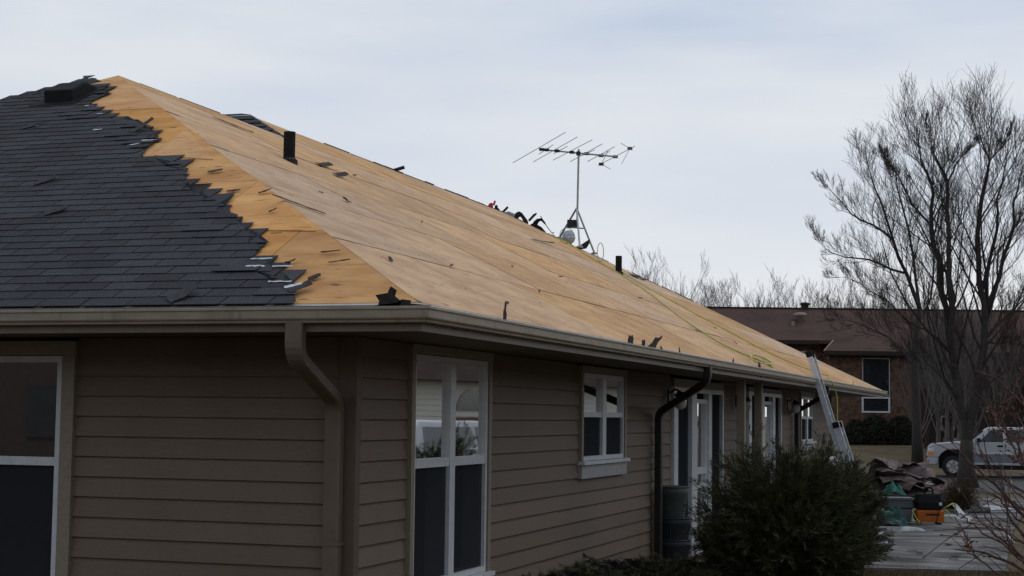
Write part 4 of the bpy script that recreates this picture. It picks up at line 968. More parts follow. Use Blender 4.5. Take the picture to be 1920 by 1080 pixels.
# --- reddish twiggy shrub reaching in from the right, close to the viewer
FD = 7.0
sb_ = at(2080, 1240, FD); sb_[2] = gz(sb_[1]); shr = empty('twiggy_shrub', sb_, 0, 'bare reddish twigs of a shrub reaching in from the right edge', 'shrub')
tw = MB(); lf = MB(); rng = np.random.default_rng(5)
tw_paths = [[(1960, 1060), (1915, 1000), (1890, 960), (1880, 925)], [(1960, 985), (1925, 960), (1890, 935), (1862, 900)], [(1970, 1090), (1925, 1062), (1890, 1010), (1872, 975)], [(1960, 930), (1930, 900), (1915, 860), (1905, 820)], [(1960, 820), (1935, 790), (1915, 750), (1905, 715)], [(1970, 1100), (1900, 1060), (1845, 1035), (1790, 1030)], [(1960, 1010), (1880, 925), (1830, 880), (1795, 843)], [(1960, 950), (1900, 910), (1850, 870), (1835, 842)], [(1960, 1080), (1890, 1030), (1845, 1000), (1815, 980), (1800, 962)], [(1960, 1075), (1900, 1035), (1850, 988), (1822, 965)], [(1960, 1110), (1870, 1078), (1830, 1045), (1808, 1015)], [(1960, 1035), (1900, 1010), (1850, 970), (1825, 940)], [(1960, 1000), (1905, 975), (1880, 945), (1862, 925)], [(1960, 780), (1920, 762), (1870, 712), (1830, 695)], [(1960, 960), (1915, 930), (1895, 915), (1880, 895)], [(1960, 900), (1925, 880), (1900, 845), (1885, 805), (1875, 770)], [(1960, 880), (1915, 850), (1895, 800)], [(1960, 850), (1930, 830), (1905, 790)]]
for i, pth in enumerate(tw_paths):
    P = [at(x, y, FD+.25*math.sin(i*2.1)+.06*j) for j, (x, y) in enumerate(pth)]
    F2 = []
    for j in range(len(P)-1):
        for s in (0, .33, .66): F2.append(P[j]*(1-s)+P[j+1]*s+rng.normal(0, .004, 3))
    F2.append(P[-1]); n = len(F2); rad = list(np.linspace(.0095 if i < 7 else .005, .0026, n)); tw.tube(F2, rad, 5)
    tw.tube([sb_+np.array([0, 0, .05]), (sb_+F2[0])/2+np.array([.1, 0, .1]), F2[0]], [.014, .011, rad[0]], 5)
    for q in range(2, n-1):
        if rng.random() < .75:
            d = nrm(nrm(F2[q+1]-F2[q])+rng.normal(0, .55, 3)); ln = rng.uniform(.04, .26); e_ = F2[q]+d*ln; tw.tube([F2[q], F2[q]+d*ln*.5+rng.normal(0, .004, 3), e_], [.0026, .002, .0016], 4)
            if rng.random() < .5: tw.tube([e_-d*.006, e_, e_+d*.012], [.0015, .0042, .001], 4)
        tw.tube([F2[q]-(F2[q+1]-F2[q])*.03, F2[q], F2[q]+(F2[q+1]-F2[q])*.05], [rad[q], rad[q]*1.5, rad[q]], 5)
for (cx_, cy_, n_, sp) in ((1868, 778, 26, 18), (1893, 760, 30, 22), (1880, 808, 22, 20), (1905, 822, 30, 22), (1912, 700, 14, 22), (1815, 1020, 24, 16), (1905, 860, 14, 20)):
    for k in range(n_):
        q = at(cx_+rng.normal(0, sp*.5), cy_+rng.normal(0, sp*.5), FD+.2+rng.normal(0, .05)); d = rng.normal(0, 1, 3); d = nrm(d)*rng.uniform(.007, .018); e_ = nrm(rng.normal(0, 1, 3))*.006; lf.add([q-d, q+e_, q+d, q-e_], [(0, 1, 2, 3)])
        if k % 3 == 0: tw.tube([q-d*2, q, q+d], [.0018, .0016, .0012], 3)
tw.build('twigs', 'red_twig', shr); lf.build('dry_leaves', 'dry_leaf', shr)

# --- dead grass blades at the near edge of the lawn
gb = MB(); g = np.random.default_rng(77); V = []; Fc = []
for j in range(9000):
    px = g.uniform(1560, 1935); py = g.uniform(1073, 1095) if g.random() < .6 else g.uniform(955, 1090)
    if py < 1072 and px < 1886+(1074-py)*.12+8: continue
    b = gpix(px, py) if j % 6 == 0 else b+np.array([g.normal(0, .12), g.normal(0, .12), 0]); b[2] = gz(b[1]); d = np.array([g.normal(0, .03), g.normal(0, .03), g.uniform(.02, .07)]); w = np.array([g.normal(0, 1), g.normal(0, 1), 0]); w = nrm(w)*.004; o = len(V); V += [b-w, b+w, b+d]; Fc.append((o, o+1, o+2))
gb.add(V, Fc); tag(gb.build('grass', 'grass_blade'), 'tan dead grass blades along the near patio edge', 'grass', kind='stuff')

# ================================================================== things on the patio
def lt(root, m, name, mat, smooth=False, bev=0):
    o = m.build(name, mat, None, smooth); o.parent = root
    if bev: bevel(o, bev)
    return o
# stacked planters by the wall
tb = at(1262, 1045, 18.7); tb[2] = gz(tb[1])
tubs = [('tub_blue', 0.0, .29, 'bottom dark ribbed planter of the stack by the downspout'), ('tub_blue', .26, .28, 'middle dark ribbed planter of the stack by the downspout'), ('tub_green', .54, .36, 'top grey green planter of the stack by the downspout')]
for i, (mat, z, hh, lb) in enumerate(tubs):
    r0 = empty('planter', tb+np.array([(0, .01, -.01)[i], 0, z]), 0, lb, 'planter', 'planters stacked by the downspout'); rt, rb = (.20, .15)
    if i == 2: rt, rb = .185, .14
    lt(r0, MB().lathe([(rb, 0), (rb*1.02, .015), (rt*.95, hh*.72), (rt*.97, hh*.74), (rt, hh*.78), (rt*1.02, hh), (rt*.95, hh), (rt*.9, hh*.6), (rb*.8, .03)], (0, 0, 0), 28), 'tub', mat, True)
    lt(r0, MB().lathe([(rt*1.02, hh*.97), (rt*1.06, hh*.98), (rt*1.06, hh*1.02), (rt*1.0, hh*1.025), (rt*.97, hh*1.0)], (0, 0, 0), 28), 'rim', mat, True)
    if i < 2:
        rb_ = MB()
        for k in range(28):
            a = 2*math.pi*k/28; c_, s_ = math.cos(a), math.sin(a); rb_.tube([(rb*1.02*c_, rb*1.02*s_, .02), (rt*.95*c_, rt*.95*s_, hh*.7)], .006, 4)
        lt(r0, rb_, 'ribs', mat)
pb = at(1340, 1012, 19.0); pb[2] = gz(pb[1]); r0 = empty('clay_pot', pb, 0, 'brown clay pot half hidden left of the large juniper', 'pot')
lt(r0, MB().lathe([(.1, 0), (.15, .22), (.16, .23), (.165, .28), (.15, .28), (.13, .1)], (0, 0, 0), 20), 'pot', 'clay', True); lt(r0, MB().lathe([(.165, .24), (.175, .25), (.175, .285), (.16, .29)], (0, 0, 0), 20), 'rim', 'clay')
# compressor
cbp = gpix(1741, 986); DC = float((cbp-CAM)@_F); sc = 52/FPX*DC
comp = empty('air_compressor', cbp, YAW, 'black and orange portable air compressor on the patio', 'compressor')
w_ = sc/2; comp.scale = (1, 1, 1.3)
for s_ in (-1, 1):
    lt(comp, MB().lathe([(.01, -w_), (.05, -w_+.005), (.075, -w_+.025), (.085, -w_+.05), (.085, w_-.05), (.075, w_-.025), (.05, w_-.005), (.01, w_)], (0, .09*s_, .145), 20, 'x'), 'tank', 'orange', True)
    for q in (-1, 1): lt(comp, MB().lathe([(.035, 0), (.04, .02), (.03, .045)], (q*(w_-.07), .09*s_, 0), 12), 'rubber_foot', 'black_plastic')
lt(comp, MB().box((-w_+.015, -.182, .06), (w_-.015, -.174, .205)), 'tank_panel', 'orange', bev=.02)
lt(comp, MB().box((-.09, -.187, .15), (.15, -.183, .172)), 'panel_stripe', 'black_plastic')
sh_ = MB(); sh_.add([(-w_+.03, -.15, .225), (w_-.03, -.15, .225), (w_-.03, .15, .225), (-w_+.03, .15, .225), (-w_+.02, -.16, .32), (w_-.02, -.16, .32), (w_-.02, .16, .32), (-w_+.02, .16, .32), (-w_+.05, -.11, .44), (w_-.06, -.11, .44), (w_-.06, .11, .44), (-w_+.05, .11, .44)], [(0, 3, 2, 1), (0, 1, 5, 4), (1, 2, 6, 5), (2, 3, 7, 6), (3, 0, 4, 7), (4, 5, 9, 8), (5, 6, 10, 9), (6, 7, 11, 10), (7, 4, 8, 11), (8, 9, 10, 11)])
lt(comp, sh_, 'motor_shroud', 'black_plastic', bev=.02)
lt(comp, MB().tube([(-.06, 0, .43), (-.06, 0, .50), (-.03, 0, .52), (.05, 0, .52), (.08, 0, .50), (.08, 0, .43)], .014, 8), 'handle', 'black_plastic', True)
lt(comp, MB().box((w_-.10, -.166, .285), (w_-.045, -.163, .325)), 'rating_plate', 'label_white')
lt(comp, MB().tube([(.12, -.15, .24), (.13, -.19, .2), (.11, -.195, .1), (.07, -.17, .04)], .006, 6), 'power_lead', 'black_plastic', True)
U3 = np.array([0, 0, 1.])
def cp(x, y, z): return cbp+_R0*x+BK*y+U3*z
hose([cp(-w_-.2, 0, .05), cp(-w_-.05, -.1, .05), cp(-w_+.03, -.2, .06), cp(-w_-.02, -.15, .16), cp(-w_-.03, -.05, .25), cp(-w_+.05, 0, .30)], .013, 'yellow hose looped at the left end of the air compressor')
hose([cp(w_-.02, -.05, .3), cp(w_+.08, -.1, .36), cp(w_+.2, 0, .40), cp(w_+.25, .05, .34), cp(w_+.24, .08, .25)], .012, 'yellow hose arching from the right end of the air compressor')
hose([cp(w_-.02, -.1, .12), cp(w_+.06, -.12, .14), cp(w_+.1, -.1, .22), cp(w_+.02, -.1, .3)], .011, 'short yellow hose bow hugging the right side of the air compressor')
hose([cp(-w_-.02, -.2, .02), cp(-w_-.3, -.22, .02), cp(-w_-.6, -.2, .02), cp(-w_-.95, -.1, .02)], .007, 'thin black power cord lying along the patio left of the compressor', 'power_cord', 'black_plastic')
# grey tub with teal tarps
gb_ = gpix(1688, 985)+BK*.15; DB = float((gb_-CAM)@_F); pm_ = DB/FPX; r0 = empty('storage_tub', gb_, YAW, 'grey plastic tub behind the dark teal tarp', 'tub')
tx, tz = 24*pm_, 50*pm_; t_ = MB(); t_.add([(-tx*.85, -.15, 0), (tx*.85, -.15, 0), (tx*.85, .15, 0), (-tx*.85, .15, 0), (-tx, -.19, tz), (tx, -.19, tz), (tx, .19, tz), (-tx, .19, tz)], [(0, 3, 2, 1), (0, 1, 5, 4), (1, 2, 6, 5), (2, 3, 7, 6), (3, 0, 4, 7), (4, 5, 6, 7)]); lt(r0, t_, 'tub_body', 'grey_tub', bev=.015)
lt(r0, MB().box((-tx-.015, -.205, tz-.03), (tx+.015, .205, tz+.012)), 'tub_rim', 'grey_tub', bev=.008); lt(r0, MB().box((-tx*.97, -.184, tz*.62), (tx*.97, -.176, tz*.66)), 'tub_band', 'black_plastic')
def drape(name, c, w, d, h, mat, label, seed, fold=6, rz=YAW):
    g = np.random.default_rng(seed); m = MB(); n = 22; vs = []; ph = g.uniform(0, 6, 6)
    for j in range(n):
        for i in range(n):
            u, v = i/(n-1)*2-1, j/(n-1)*2-1; e_ = max(0, 1-(abs(u)**2.2+abs(v)**2.2)*.75)
            z = h*e_*(1+.25*math.sin(fold*u+ph[0]+2*v)+.2*math.sin(fold*1.3*v+ph[1]-u*3))+.10*h*math.sin(9*u+5*v+ph[2])+.08*h*math.sin(13*v-6*u+ph[3])
            vs.append((u*w*(1+.12*math.sin(4*v+ph[4])), v*d*(1+.12*math.sin(4*u+ph[5])), max(.012, z)))
    m.add(vs, [(j*n+i, j*n+i+1, (j+1)*n+i+1, (j+1)*n+i) for j in range(n-1) for i in range(n-1)]); o = m.build(name, mat, None, False); o.location = tuple(map(float, c)); o.rotation_euler = (0, 0, rz)
    so = o.modifiers.new('thick', 'SOLIDIFY'); so.thickness = .008; return tag(o, label, 'tarp')
drape('tarp', gpix(1664, 988), .36, .26, .28, 'teal_tarp', 'dark teal tarp bunched up in front of the grey tub', 5)
drape('tarp', gpix(1676, 960)+U3*.36, .22, .2, .2, 'teal_bright', 'bright teal cloth hanging over the pile above the grey tub', 6)
# pile of torn mauve shingles
pc = gpix(1698, 955)+BK*1.0; g = np.random.default_rng(9)
LP_ = 'torn mauve brown shingle sheet in the heap behind the compressor'
shp = []
for v_ in range(5):
    m = MB(); n = 7; vs = []
    for j in range(4):
        for i in range(n):
            u = i/(n-1)-.5; v = j/3-.5; vs.append((u*.8*(1+g.normal(0, .05)), v*.5*(1+g.normal(0, .12)), .12*math.sin(u*4+v_)*(1 if v_ % 2 else -.6)+.06*math.sin(v*5+v_*2)+g.normal(0, .012)))
    vs2 = [(x, y, z-.012) for x, y, z in vs]; q = 4*n
    fs = [(j*n+i, j*n+i+1, (j+1)*n+i+1, (j+1)*n+i) for j in range(3) for i in range(n-1)]; fs += [(q+a_, q+d_, q+c_, q+b_) for a_, b_, c_, d_ in fs]
    ring = [i for i in range(n)]+[j*n+n-1 for j in range(1, 4)]+[3*n+i for i in range(n-2, -1, -1)]+[j*n for j in range(2, 0, -1)]
    fs += [(ring[k], ring[(k+1) % len(ring)], q+ring[(k+1) % len(ring)], q+ring[k]) for k in range(len(ring))]
    m.add(vs+vs2, fs); o = m.build('torn_shingle', 'torn_shingle'); shp.append(o.data); bpy.data.objects.remove(o)
for k in range(90):
    u = g.uniform(-1, 1); v = g.uniform(-1, 1); hh = 1.05*max(0, 1-u*u*.8-v*v*.7)
    o = bpy.data.objects.new('torn_shingle', shp[k % 5]); col.objects.link(o); P = pc+_R0*u*1.1+BK*v*.85; o.location = (P[0], P[1], gz(P[1])+hh*g.uniform(.25, .85)+.1); o.rotation_euler = (g.normal(0, .35)-.2*v, g.normal(0, .35)+.3*u, g.uniform(0, 6)); tag(o, LP_, 'shingle', 'heap of torn shingles')
mm_ = MB(); 
for k in range(3): pass
hb_ = MB(); n1 = 18; vs = []
for i in range(7):
    for k in range(n1):
        a = 2*math.pi*k/n1; q = 1+.15*math.sin(3*a+1)+.08*math.sin(8*a+i); vs.append((1.05*q*math.cos(a)*math.cos(i/6*1.5), .85*q*math.sin(a)*math.cos(i/6*1.5), .6*math.sin(i/6*1.5)*q))
hb_.add(vs, [(i*n1+k, i*n1+(k+1) % n1, (i+1)*n1+(k+1) % n1, (i+1)*n1+k) for i in range(6) for k in range(n1)]); o = hb_.build('debris_mound', 'torn_shingle'); o.location = tuple(pc); o.rotation_euler = (0, 0, YAW); tag(o, 'broken roofing debris filling the heap of mauve shingles', 'debris', kind='stuff')
for (px, py, lb) in ((1694, 893, 'white crumpled paper scrap on top of the shingle heap'), (1740, 905, 'pale torn paper scrap on the right of the shingle heap')):
    p = at(px, py, float((pc-CAM)@_F)-.5); m = MB(); m.slab([(-.1, 0, -.02), (-.03, .05, .03), (.06, .02, .02), (.14, .04, -.05), (.05, -.03, -.04)], (0, .02, .012)); o = m.build('paper_scrap', 'vinyl_dull'); o.location = tuple(p); o.rotation_euler = (0, 0, YAW); tag(o, lb, 'paper')
# metal flashing offcuts on the patio
def flash(px, py, l, w, rz, tilt, label, mat='silver'):
    p = gpix(px, py); m = MB(); m.slab([(-l/2, -w/2, .02), (l/2, -w/2, .02+tilt), (l/2, 0, .05+tilt), (-l/2, 0, .06)], (0, 0, .004)); m.slab([(-l/2, 0, .062), (l/2, 0, .054+tilt), (l/2, w/2, .015+tilt), (-l/2, w/2, .02)], (0, 0, .004)); o = m.build('metal_offcut', mat); o.location = (p[0], p[1], p[2]+.03); o.rotation_euler = (0, 0, rz); tag(o, label, 'metal scrap')
flash(1640, 1010, .34, .14, YAW-.7, .02, 'bright bent metal offcut lying flat on the near patio'); flash(1628, 1003, .26, .07, YAW-.9, .05, 'dark bent metal offcut beside the bright one', 'black_metal'); flash(1652, 1003, .2, .05, YAW+.3, .02, 'thin dark strip right of the bright metal offcut', 'black_metal')
p = gpix(1638, 988); r0 = empty('nail_gun', p, YAW-.5, 'silver and black nail gun lying at the juniper edge', 'nail gun')
lt(r0, MB().obox((0, 0, .16), (.035, 0, .02), (0, .03, 0), (-.03, 0, .09)), 'magazine', 'silver', bev=.01); lt(r0, MB().obox((.04, 0, .05), (.045, 0, 0), (0, .035, 0), (0, 0, .045)), 'tool_head', 'black_plastic', bev=.01)
p = gpix(1622, 960); m = MB(); m.slab([(-.1, 0, 0), (-.06, 0, .12), (.0, 0, .16), (.07, 0, .13), (.1, 0, .02), (.02, 0, -.03)], (0, .1, .03)); o = m.build('paper_bag', 'vinyl_dull'); o.location = (p[0], p[1], p[2]+.05); o.rotation_euler = (0, 0, YAW); tag(o, 'white crumpled bag showing at the juniper edge', 'bag')
gs = np.random.default_rng(31)
for k in range(26):
    px, py = gs.uniform(1610, 1880), gs.uniform(985, 1055); p = gpix(px, py); m = MB(); l_ = gs.uniform(.04, .13); m.slab([(-l_, -.03, .0), (-l_*.3, -.05*gs.uniform(.5, 1.2), .012), (l_*gs.uniform(.7, 1.2), -.01, .004), (l_*.5, .05, .02), (-l_*.6, .035, .006)], (0, 0, .006))
    o = m.build('roofing_scrap', 'scrap'); o.location = (p[0], p[1], p[2]+.036); o.rotation_euler = (0, 0, gs.uniform(0, 6)); tag(o, 'small dark roofing scrap fallen on the patio paving', 'scrap', 'roofing scraps on the patio')
# dark slab on snow, planks
p = gpix(1836, 968); r0 = MB(); r0.slab([(-.26, -.1, .05), (.2, -.12, .06), (.28, .16, .12), (-.1, .2, .16)], (0, 0, .05)); o = r0.build('shingle_bundle', 'shingle_edge'); o.location = tuple(p); o.rotation_euler = (0, 0, YAW); bevel(o, .01); tag(o, 'dark flat shingle bundle lying on the snow patch', 'bundle')
a_, b_ = gpix(1768, 945), gpix(1805, 975); m = MB(); dv = b_-a_; m.obox(np.zeros(3), dv/2+U3*(-.12), nrm(np.cross(dv, U3))*.05, U3*.012); o = m.build('metal_plank', 'aluminium'); o.location = tuple((a_+b_)/2+U3*.22); tag(o, 'long pale metal plank sloping down right behind the compressor', 'plank')
def snow(px, py, w, d, lb, seed):
    p = gpix(px, py); g = np.random.default_rng(seed); m = MB(); n = 22; vs = [(0, 0, .05)]
    for rr_, z in ((.45, .045), (.8, .03), (1.0, .0)):
        for k in range(n):
            a = 2*math.pi*k/n; q = rr_*(1+.28*math.sin(3*a+seed)+.15*math.sin(7*a+seed*2)+g.normal(0, .05)); vs.append((w*q*math.cos(a), d*q*math.sin(a), z+g.uniform(0, .008) if z else .0))
    fs = [(0, 1+k, 1+(k+1) % n) for k in range(n)]+[(1+i*n+k, 1+(i+1)*n+k, 1+(i+1)*n+(k+1) % n, 1+i*n+(k+1) % n) for i in range(2) for k in range(n)]
    m.add(vs, fs); o = m.build('snow_patch', 'snow', None, True); o.location = (p[0], p[1], p[2]+.034); o.rotation_euler = (0, 0, YAW); tag(o, lb, 'snow')
snow(1797, 975, .2, .75, 'thin snow patch right of the compressor', 1); snow(1850, 955, .36, 1.0, 'wide thin snow patch around the dark shingle bundle', 2); snow(1705, 998, .18, .3, 'thin frosty snow smear in front of the compressor', 3); snow(1640, 1022, .2, .25, 'thin frosty smear near the metal offcuts', 4)
p = gpix(1897, 925); m = MB(); m.tube([(0, 0, 0), (0, 0, .4)], .012, 6); o = m.build('marker_stake', 'vinyl'); o.location = tuple(p); tag(o, 'thin white marker stake at the right edge of the driveway', 'stake')
m = MB(); a_, b_ = gpix(1888, 1008), gpix(1902, 1024); m.tube([(0, 0, .02), tuple(b_-a_+U3*.02)], .012, 6); o = m.build('white_stick', 'vinyl'); o.location = tuple(a_+U3*.03); tag(o, 'thin white stick lying at the right patio edge', 'stick')
p = at(1553, 868, 24); p = gpix(1553, 905); p = at(1552, 865, 19.5); m = MB(); m.slab([(-.12, -.15, 0), (.14, -.12, .0), (.12, .2, .03), (-.1, .16, .03)], (0, 0, .02)); 
o = m.build('paper_board', 'vinyl_dull'); o.location = (p[0], p[1], p[2]-.03); o.rotation_euler = (.2, 0, YAW); tag(o, 'pale board scrap caught on the juniper below the ladder', 'board')

# ================================================================== vehicles
def arch(cx, r, z0, n=9): return [(cx+r*math.cos(t), z0+r*math.sin(t)) for t in np.linspace(math.pi, 0, n)]
def vehicle(root, Ln, body, cab, glassq, wheels, paint, lower, W=1.92, rw=.385, suv=False):
    """side profile in (x along length from the nose, z); extruded across the width with a tumblehome cab"""
    def ext(prof, hw, z_in=None):
        m = MB(); n = len(prof)
        m.add([(x, -hw, z) for x, z in prof]+[(x, hw, z) for x, z in prof], [tuple(range(n)), tuple(reversed(range(n, 2*n)))]+[(i, n+i, n+(i+1) % n, (i+1) % n) for i in range(n)]); return m
    lt(root, ext(body, W/2), 'body', paint, bev=.045)
    m = MB(); n = len(cab); zl = min(z for _, z in cab); zh = max(z for _, z in cab)
    def hw(z): return W/2-.04-.17*(z-zl)/(zh-zl)
    m.add([(x, -hw(z), z) for x, z in cab]+[(x, hw(z), z) for x, z in cab], [tuple(range(n)), tuple(reversed(range(n, 2*n)))]+[(i, n+i, n+(i+1) % n, (i+1) % n) for i in range(n)]); lt(root, m, 'cab', paint, bev=.05)
    for q in glassq:
        for s in (-1, 1):
            m = MB(); k = len(q); vs = [(x, s*(hw(z)+.004), z) for x, z in q]; m.slab(vs if s < 0 else vs[::-1], (0, s*.006, 0)); lt(root, m, 'side_window', 'dark_glass')
    for wx in wheels:
        for s in (-1, 1):
            c = (wx, s*(W/2-.13), rw)
            ty = lt(root, MB().lathe([(rw*.62, -.12), (rw*.92, -.125), (rw, -.09), (rw, .09), (rw*.92, .125), (rw*.62, .12)], c, 28, 'y'), 'wheel', 'tyre', True)
            rm = MB().lathe([(.03, 0), (rw*.6, 0), (rw*.62, .05*1), (rw*.56, .05)], (c[0], c[1]+s*.06, c[2]), 24, 'y')
            r2 = rm.build('rim_back', 'black_metal'); r2.parent = ty
            sp = MB()
            for k in range(6):
                a = 2*math.pi*k/6+.3; d = np.array([math.cos(a), 0, math.sin(a)]); t = np.array([-math.sin(a), 0, math.cos(a)]); sp.obox(np.array([c[0], c[1]+s*.132, c[2]])+d*rw*.32, d*rw*.27, (0, .012, 0), t*rw*.085)
            sp.lathe([(rw*.52, -.012), (rw*.62, -.012), (rw*.62, .012), (rw*.52, .012)], (c[0], c[1]+s*.132, c[2]), 24, 'y'); sp.lathe([(.01, -.02), (rw*.16, -.02), (rw*.16, .02), (.01, .02)], (c[0], c[1]+s*.12, c[2]), 12, 'y')
            r3 = sp.build('rim', 'chrome'); r3.parent = ty
    return hw
tf = gpix(1787, 897); DT = float((tf-CAM)@_F); ppm = FPX/DT
TR = YAW-.24; TX = np.array([math.cos(TR), math.sin(TR), 0]); TB_ = np.array([-TX[1], TX[0], 0]); tr0 = tf-TX*.93+TB_*.96; tr0[2] = gz(tr0[1])+.02
tsc = 46/ppm/.98      # nose to front hub centre
truck = empty('pickup_truck', tr0, TR, 'silver pickup truck parked behind the thick forked trunk', 'truck')
fw, rwx = .93, 4.5
body = [(.06, .46), (.02, .52), (.0, .78), (.02, .98), (.07, 1.12), (.18, 1.20), (.9, 1.28), (1.55, 1.33), (2.0, 1.30), (4.0, 1.30), (5.9, 1.28), (5.92, .55), (5.85, .5)]+arch(rwx, .58, .46)[::-1]+[(rwx-.6, .46), (fw+.6, .46)]+arch(fw, .58, .46)[::-1]
cabp = [(1.52, 1.28), (2.15, 1.80), (2.30, 1.86), (3.85, 1.86), (4.0, 1.80), (4.1, 1.28)]
gl = [[(1.86, 1.31), (2.72, 1.31), (2.72, 1.76), (2.32, 1.76)], [(2.86, 1.31), (3.85, 1.31), (3.78, 1.76), (2.86, 1.76)]]
hw_ = vehicle(truck, 5.9, body, cabp, gl, (fw, rwx), 'car_silver', 'car_lower')
W_ = 1.92
m = MB().box((.0, -W_/2+.02, .46), (.42, W_/2-.02, .70)); lt(truck, m, 'bumper', 'chrome', bev=.05); lt(truck, MB().box((-.02, -W_/2+.0, .70), (.44, W_/2, .76)), 'bumper_cap', 'black_plastic', bev=.02)
for s in (-1, 1):
    lt(truck, MB().box((.02, s*(W_/2-.09)-.1, .93), (.26, s*(W_/2-.09)+.097, 1.06)), 'headlight', 'lamp_clear', bev=.02); lt(truck, MB().box((.02, s*(W_/2-.09)-.1, .80), (.28, s*(W_/2-.09)+.098, .925)), 'indicator', 'lamp_amber', bev=.015)
    yy = s*W_/2
    lt(truck, MB().box((fw+.55, yy-.012, .56), (rwx-.55, yy+.012, .86)), 'rocker_panel', 'car_lower', bev=.01); lt(truck, MB().box((fw+.54, yy-.016, .86), (rwx-.54, yy+.016, .93)), 'side_moulding', 'chrome', bev=.006)
    for xx in (1.72, 2.79, 3.95): lt(truck, MB().box((xx, yy-.006, .60), (xx+.012, yy+.006, 1.27)), 'door_seam', 'black_plastic')
    lt(truck, MB().box((2.52, yy-.02, 1.13), (2.72, yy+.02, 1.20)), 'door_handle', 'black_plastic', bev=.01); lt(truck, MB().box((1.80, yy-.02, 1.30), (1.92, yy+.16*s+.02 if s > 0 else yy+.02, 1.45)) if s > 0 else MB().box((1.80, yy-.18, 1.30), (1.92, yy+.0, 1.45)), 'mirror', 'black_plastic', bev=.02)
lt(truck, MB().obox((1.83, 0, 1.56), (.20, 0, .165), (0, .80, 0), (-.004, 0, .005)), 'windshield', 'dark_glass'); lt(truck, MB().box((.01, -.6, .8), (.05, .6, 1.05)), 'grille', 'black_plastic')
lt(truck, MB().box((.45, -.72, .3), (5.6, .72, .98)), 'underbody', 'black_plastic')
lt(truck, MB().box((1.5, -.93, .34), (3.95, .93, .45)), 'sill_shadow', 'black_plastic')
# white van outside the right edge of the frame: it shows only mirrored in the tall corner window
vp = np.array([8.4, 30.0, gz(30)+.02]); van = empty('parked_van', vp, R_(-80), 'white van beyond the right edge, mirrored in the tall corner window', 'van')
vb = [(.06, .40), (.0, .6), (.02, .92), (.2, 1.08), (1.1, 1.2), (5.0, 1.2), (5.02, .5), (4.9, .42)]+arch(4.05, .44, .38)[::-1]+[(3.5, .34), (1.5, .34)]+arch(.95, .44, .38)[::-1]
vehicle(van, 5, vb, [(1.0, 1.17), (1.75, 1.78), (1.9, 1.84), (4.7, 1.84), (4.9, 1.7), (5.0, 1.17)], [[(1.4, 1.22), (2.3, 1.22), (2.3, 1.7), (1.85, 1.7)], [(2.42, 1.22), (3.5, 1.22), (3.5, 1.7), (2.42, 1.7)], [(3.62, 1.22), (4.75, 1.22), (4.62, 1.7), (3.62, 1.7)]], (.95, 4.05), 'car_white', 'car_white')
# pale neighbour house, likewise only mirrored in the panes
nh = np.array([15.0, 42.0, gz(42)]); nhr = empty('neighbour_house', nh, R_(-76), 'pale sided neighbour house mirrored in the upper window panes', 'house')
nw = lt(nhr, MB().box((-14, 0, -.3), (14, 8, 3.4)), 'wall', 'beige_siding')
for k in range(18):
    q = MB(); q.add([(-14, -.03, k*.19-.2), (14, -.03, k*.19-.2), (14, -.001, k*.19-.2), (-14, -.001, k*.19-.2), (-14, -.004, k*.19-.012), (14, -.004, k*.19-.012), (14, -.001, k*.19-.012), (-14, -.001, k*.19-.012)], [(0, 3, 2, 1), (4, 5, 6, 7), (0, 1, 5, 4), (1, 2, 6, 5), (2, 3, 7, 6), (3, 0, 4, 7)]); q = q.build('siding_board', 'beige_siding'); q.parent = nw; rm_ = MB(); rm_.add([(-14.6, -.6, 3.3), (14.6, -.6, 3.3), (14.6, 8.6, 3.3), (-14.6, 8.6, 3.3), (-10, 4, 5.6), (10, 4, 5.6)], [(0, 1, 5, 4), (1, 2, 5), (2, 3, 4, 5), (3, 0, 4), (3, 2, 1, 0)]); lt(nhr, rm_, 'roof', 'brown_shingle')
for xx in (-9, -3, 3, 9):
    lt(nhr, MB().box((xx-1.1, -.08, -.1), (xx+1.1, -.033, 2.05)), 'garage_door', 'garage_brown'); am = MB(); am.slab([(xx+1.1*math.cos(t), -.034, 2.3+.75*math.sin(t)) for t in np.linspace(0, math.pi, 13)], (0, -.04, 0)); lt(nhr, am, 'arch_window', 'dark_glass')

# ================================================================== brick house across the lawn
hb = at(1650, 838, 86.0); hb[2] = gz(hb[1]); D2 = 86.0; P2M = FPX/D2
bh = empty('brick_house', hb, YAW, 'brown roofed brick house across the lawn behind the bare trees', 'house')
def bx(px): return (px-1650)/P2M
def bz(py, dd=0.0): return float(at(1650, py, D2+dd)[2]-hb[2])
ze = bz(658, -.6); zr = bz(579, 5.0); sl_ = (zr-ze)/5.6; xn = bx(1541); yl = 1.3
ze2 = ze+sl_*yl
WL, WR_ = -14.0, bx(1990); xb = xn+.75; XD = bx(1722)
lt(bh, MB().box((xn+.4, 0, -.4), (XD, 9.5, ze-.02)), 'wall', 'brick'); lt(bh, MB().box((XD+.002, .12, -.4), (WR_, 9.5, ze-.02)), 'wall', 'dark_wood'); lt(bh, MB().box((WL+.4, yl+.5, -.4), (xn+.398, 9.5, ze2-.1)), 'wall', 'brick')
rm_ = MB(); th = -.18
rA = [(xn, -.6, ze), (WR_+.5, -.6, ze), (WR_+.5, 5.0, zr), (xb, 5.0, zr), (xb, -.6+yl, ze2)]; rB = [(WL, -.6+yl, ze2), (xb-.001, -.6+yl, ze2), (xb-.001, 5.0, zr), (WL, 5.0, zr)]; rC = [(WL, 5.002, zr), (WR_+.5, 5.002, zr), (WR_+.5, 10.2, ze), (WL, 10.2, ze)]
for q in (rA, rB, rC): rm_.slab(q, (0, 0, th))
roof2 = lt(bh, rm_, 'roof', 'brown_shingle')
